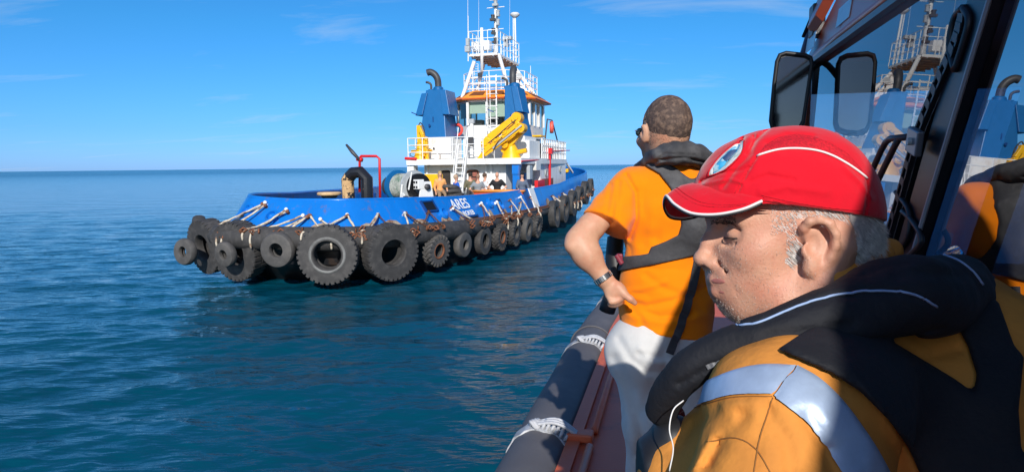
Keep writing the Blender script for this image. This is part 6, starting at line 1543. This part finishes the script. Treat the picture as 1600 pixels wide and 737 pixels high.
# zip teeth
P = catmull([(1104, 572, 0), (1122, 565, 0), (1145, 560, 0), (1168, 557, 0), (1196, 554, 0)], 9); zi = ve.matrix_world.inverted(); mb = MB(); mb2 = MB()
Q = [vc_(p.x, p.y, .0012) for p in P]; Q = [q for q in Q if q is not None]
for a, b_ in zip(Q[:-1], Q[1:]):
    dd = (b_-a).normalized(); up = dd.cross(ray(1150, 560).normalized()).normalized()
    for k in (.25, .75): cpt = a.lerp(b_, k); mb.box(zi @ cpt, (.0011, .0022, .0048), rot=Matrix((dd, ray(1150, 560).normalized(), up)).transposed())
o = mb.build('zipper', mat('zip_grey', (.12, .12, .13), .4), ve)
mb = MB()
q = vc_(1110, 606, .001)
if q is not None: mb.box(zi @ q, (.005, .002, .007), rot=rotm(0, R(-25), 0)); mb.build('vest_tab', mat('yellow_tab', (.55, .60, .05), .6), ve)
# jacket collar standing behind the neck
G4 = Grid((W(1190, 0, .68).x, .66, W(0, 500, .75).z), (W(1440, 0, .8).x, .98, W(0, 370, .75).z), .0025)
cp3 = catmull([W(1266, 462, .72), W(1298, 430, .70), W(1350, 405, .73), W(1386, 394, .79), W(1370, 405, .86), W(1310, 430, .90)], 4)
k_ = G4.chain(cp3, [.0125]*len(cp3), .01, flat=((-.5, -.8, .3), .55)); k_ = k_+G4.noise(25, .0015, 3)
pl(G4.mesh(k_, 'jacket_collar', jack, old))
# silver and yellow edge of the vest on his far side, lanyard, cuff and lower body
mb = MB(); E1 = [W(1540, 495, .73), W(1560, 520, .72), W(1575, 560, .72), W(1583, 605, .725)]
PP = catmull(E1, 6)
for a, b_ in zip(PP[:-1], PP[1:]): mb.bar(a-fb, b_-fb, .006, .010, up=(0, -1, 0))
mb.build('webbing_edge', mat('pale_webbing', (.75, .68, .45), .5), old)
mb = MB(); mb.tube([p-fb for p in catmull([W(1068, 625, .63), W(1052, 640, .625), W(1046, 670, .62), W(1052, 700, .62), W(1046, 735, .62)], 6)], .0007, 6); mb.build('lanyard', pipm, old, smooth=True)
G5 = Grid((W(985, 0, .7).x, .52, W(0, 820, .7).z), (W(1130, 0, .7).x, .84, W(0, 620, .7).z), .004)
e = G5.cap(W(1048, 650, .74), W(1046, 700, .74), .016, .018); pl(G5.mesh(e+G5.noise(30, .003, 1), 'maroon_cuff', mat('maroon_cloth', (.14, .008, .025), .8), old))
e = G5.chain([W(1052, 690, .70), W(1030, 730, .70), W(1010, 790, .70)], [.026, .030, .034], .02); pl(G5.mesh(e+G5.noise(22, .006, 2), 'black_sleeve', bkr, old))
trm = mat('dark_work_trousers', (.02, .022, .035), .8)
G6 = Grid((fb.x-.25, .55, ZDK+.04), (fb.x+.22, 1.08, W(0, 850, .75).z+.02), .009)
t1, t2 = Vector((fb.x-.02, .70, ZDK+.92)), Vector((fb.x+.02, .92, ZDK+.92))
e = smin(G6.cap(t1, t2, .15), smin(G6.cap(t1, (fb.x-.04, .69, ZDK+.12), .12, .065), G6.cap(t2, (fb.x+.0, .95, ZDK+.12), .12, .065), .02), .05)
pl(G6.mesh(e+G6.noise(8, .008, 2), 'work_trousers', trm, old))
for y_ in (.69, .95):
    g3 = Grid((fb.x-.28, y_-.08, ZDK-.02), (fb.x+.1, y_+.08, ZDK+.2), .007); e = g3.ell((fb.x-.09, y_, ZDK+.05), (.15, .05, .055)); e = smin(e, g3.cap((fb.x-.03, y_, ZDK+.08), (fb.x-.03, y_, ZDK+.16), .052), .03); e = smax(e, g3.plane((0, 0, ZDK+.002), (0, 0, -1)), .004); pl(g3.mesh(e, 'boot', shoe, old))

# ---------------------------------------------------------------- crew on the tug's deck
skinC = mat('skin_crew', (.62, .33, .22), .55, var=.1)
def cloth(n, c): return mat(n, c, .85, var=.15, vscale=6)
crew = [ # px, u, label, shirt, trousers, hair, height, pose, lean
 (688, 9.2, 'fair haired person in a peach top sitting beside the black hoses', (.80, .36, .12), (.30, .20, .12), (.42, .30, .12), 1.66, 'sit'),
 (713, 10.6, 'man in a bright blue overall, turned to the group at the doorway', (.01, .10, .52), (.01, .10, .48), (.45, .32, .22), 1.72, 'side'),
 (735, 13.2, 'man in olive top standing in front of the open doorway', (.13, .12, .07), (.05, .05, .06), (.03, .02, .015), 1.78, 'back'),
 (747, 11.4, 'man in grey t-shirt and light blue jeans with his back turned', (.22, .25, .27), (.25, .42, .58), (.30, .16, .10), 1.72, 'back'),
 (758, 12.6, 'man in white shirt standing between the grey and the black t-shirt', (.78, .78, .80), (.05, .08, .22), (.10, .06, .04), 1.75, 'side'),
 (777, 12.2, 'bald man in black t-shirt with hands on hips behind the orange skiff', (.012, .012, .014), (.02, .02, .025), None, 1.80, 'hips'),
 (816, 13.6, 'man in dark cap and blue grey shirt leaning at the starboard bulwark', (.10, .13, .19), (.05, .07, .12), (.01, .01, .012), 1.75, 'front')]
for ci, (px, u, lab, c1, c2, ch, ht, pose) in enumerate(crew):
    base = TW(px, 300, u=u); base.z = 1.03
    if pose == 'sit': base.z = 1.25
    p = empty('person', TM @ base); tag(p, lab, 'person', 'crew and visitors on the tug deck')
    s = ht/1.75; az = {'sit': 200, 'side': -60, 'back': 10, 'hips': 175, 'front': 190}[pose]
    q = rotm(0, 0, R(az))
    def V_(x, y, z): return (q @ Vector((x, y, z)))*s
    g = Grid((-.48, -.4, -.02), (.48, .4, 1.86), .019)
    hd = smin(g.ell(V_(0, 0, 1.64), (.078*s, .098*s, .115*s), q), g.cap(V_(0, -.01, 1.42), V_(0, 0, 1.56), .055*s), .02); hd = smin(hd, g.ell(V_(0, .09, 1.60), (.018, .022, .02)), .02)
    if pose == 'hips': el = [(sx*.38, -.04, 1.13) for sx in (-1, 1)]; hn = [(sx*.20, .05, .98) for sx in (-1, 1)]
    elif pose == 'front': el = [(sx*.26, .05, 1.12) for sx in (-1, 1)]; hn = [(sx*.22, .25, 1.02) for sx in (-1, 1)]
    elif ci == 3: el = [(-.36, -.05, 1.12), (.30, .02, 1.10)]; hn = [(-.20, .02, .98), (.26, .15, .92)]
    else: el = [(-.25, -.02, 1.10), (.25, .02, 1.10)]; hn = [(-.24, .20, 1.02), (.22, .12, .88)]
    arms = None
    for sx, e_, h_ in zip((-1, 1), el, hn):
        a = smin(g.cap(V_(*e_), V_(*h_), .040*s, .028*s), g.cap(V_(sx*.19, 0, 1.38), V_(*e_), .045*s, .042*s), .02); a = smin(a, g.ell(V_(h_[0], h_[1]+.03, h_[2]-.03), (.035, .04, .045)), .01)
        for f in range(4): a = smin(a, g.cap(V_(h_[0]+(f-1.5)*.018, h_[1]+.04, h_[2]-.04), V_(h_[0]+(f-1.5)*.020, h_[1]+.07, h_[2]-.10), .012), .005)
        arms = a if arms is None else np.minimum(arms, a)
    core = g.cap(V_(0, 0, .95), V_(0, 0, 1.36), .09*s, .12*s, flat=(q @ Vector((0, 1, 0)), .7))
    g.mesh(smin(np.minimum(hd, arms), core, .03), 'body', skinC, p)
    t = smin(g.cap(V_(-.10, 0, 1.28), V_(.10, 0, 1.28), .125*s, flat=(q @ Vector((0, 1, 0)), .85)), g.cap(V_(0, 0, 1.0), V_(0, 0, 1.22), .155*s, .145*s, flat=(q @ Vector((0, 1, 0)), .75)), .05)
    long_ = ci in (0, 1, 2, 6)
    for sx, e_, h_ in zip((-1, 1), el, hn):
        e2 = Vector((sx*.19, 0, 1.38)).lerp(Vector(e_), 1.0 if long_ else .62); t = smin(t, g.cap(V_(sx*.17, 0, 1.38), V_(*e2), .065*s, .060*s), .03)
        if long_: t = smin(t, g.cap(V_(*e_), V_(*(Vector(e_).lerp(Vector(h_), .85))), .052*s, .042*s), .02)
    t = smax(t, g.plane(V_(0, 0, .94), (0, 0, -1)), .01)
    g.mesh(t+g.noise(9, .012, ci), 'overall_top' if ci == 1 else 'shirt', cloth('crew_top', c1), p)
    if pose == 'sit': l_ = [((-.1, 0, .93), (-.12, .36, .80), (-.12, .34, .3)), ((.1, 0, .93), (.12, .36, .80), (.12, .34, .3))]
    else: l_ = [((-.09, 0, .92), (-.11, .03, .50), (-.12, 0, .08)), ((.09, 0, .92), (.11, .03, .50), (.12, 0, .08))]
    tr_ = g.cap(V_(-.07, 0, .95), V_(.07, 0, .95), .12*s, flat=(q @ Vector((0, 1, 0)), .85))
    for a, k, f in l_: tr_ = smin(tr_, smin(g.cap(V_(*a), V_(*k), .088*s, .066*s), g.cap(V_(*k), V_(*f), .064*s, .052*s), .01), .02)
    g.mesh(tr_+g.noise(8, .01, ci+3), 'trousers', cloth('crew_trousers', c2), p)
    sh_ = None
    for a, k, f in l_: e = g.ell(V_(f[0], f[1]+.06, f[2]-.035), (.05, .13, .045), q); sh_ = e if sh_ is None else np.minimum(sh_, e)
    g.mesh(sh_, 'shoes', shoe, p)
    if ch:
        hh = g.ell(V_(0, -.012, 1.665), (.088*s, .108*s, .112*s), q); hh = smax(hh, -g.plane(V_(0, .02, 1.62), q @ Vector((0, -.75, 1))), .01)
        if ci == 0: hh = smin(hh, g.ell(V_(0, -.05, 1.58), (.09, .07, .13), q), .03)
        if ci == 6: hh = smin(hh, g.ell(V_(0, .10, 1.68), (.07, .06, .012), q), .02)
        g.mesh(hh, 'cap' if ci == 6 else 'hair', cloth('crew_hair', ch), p)
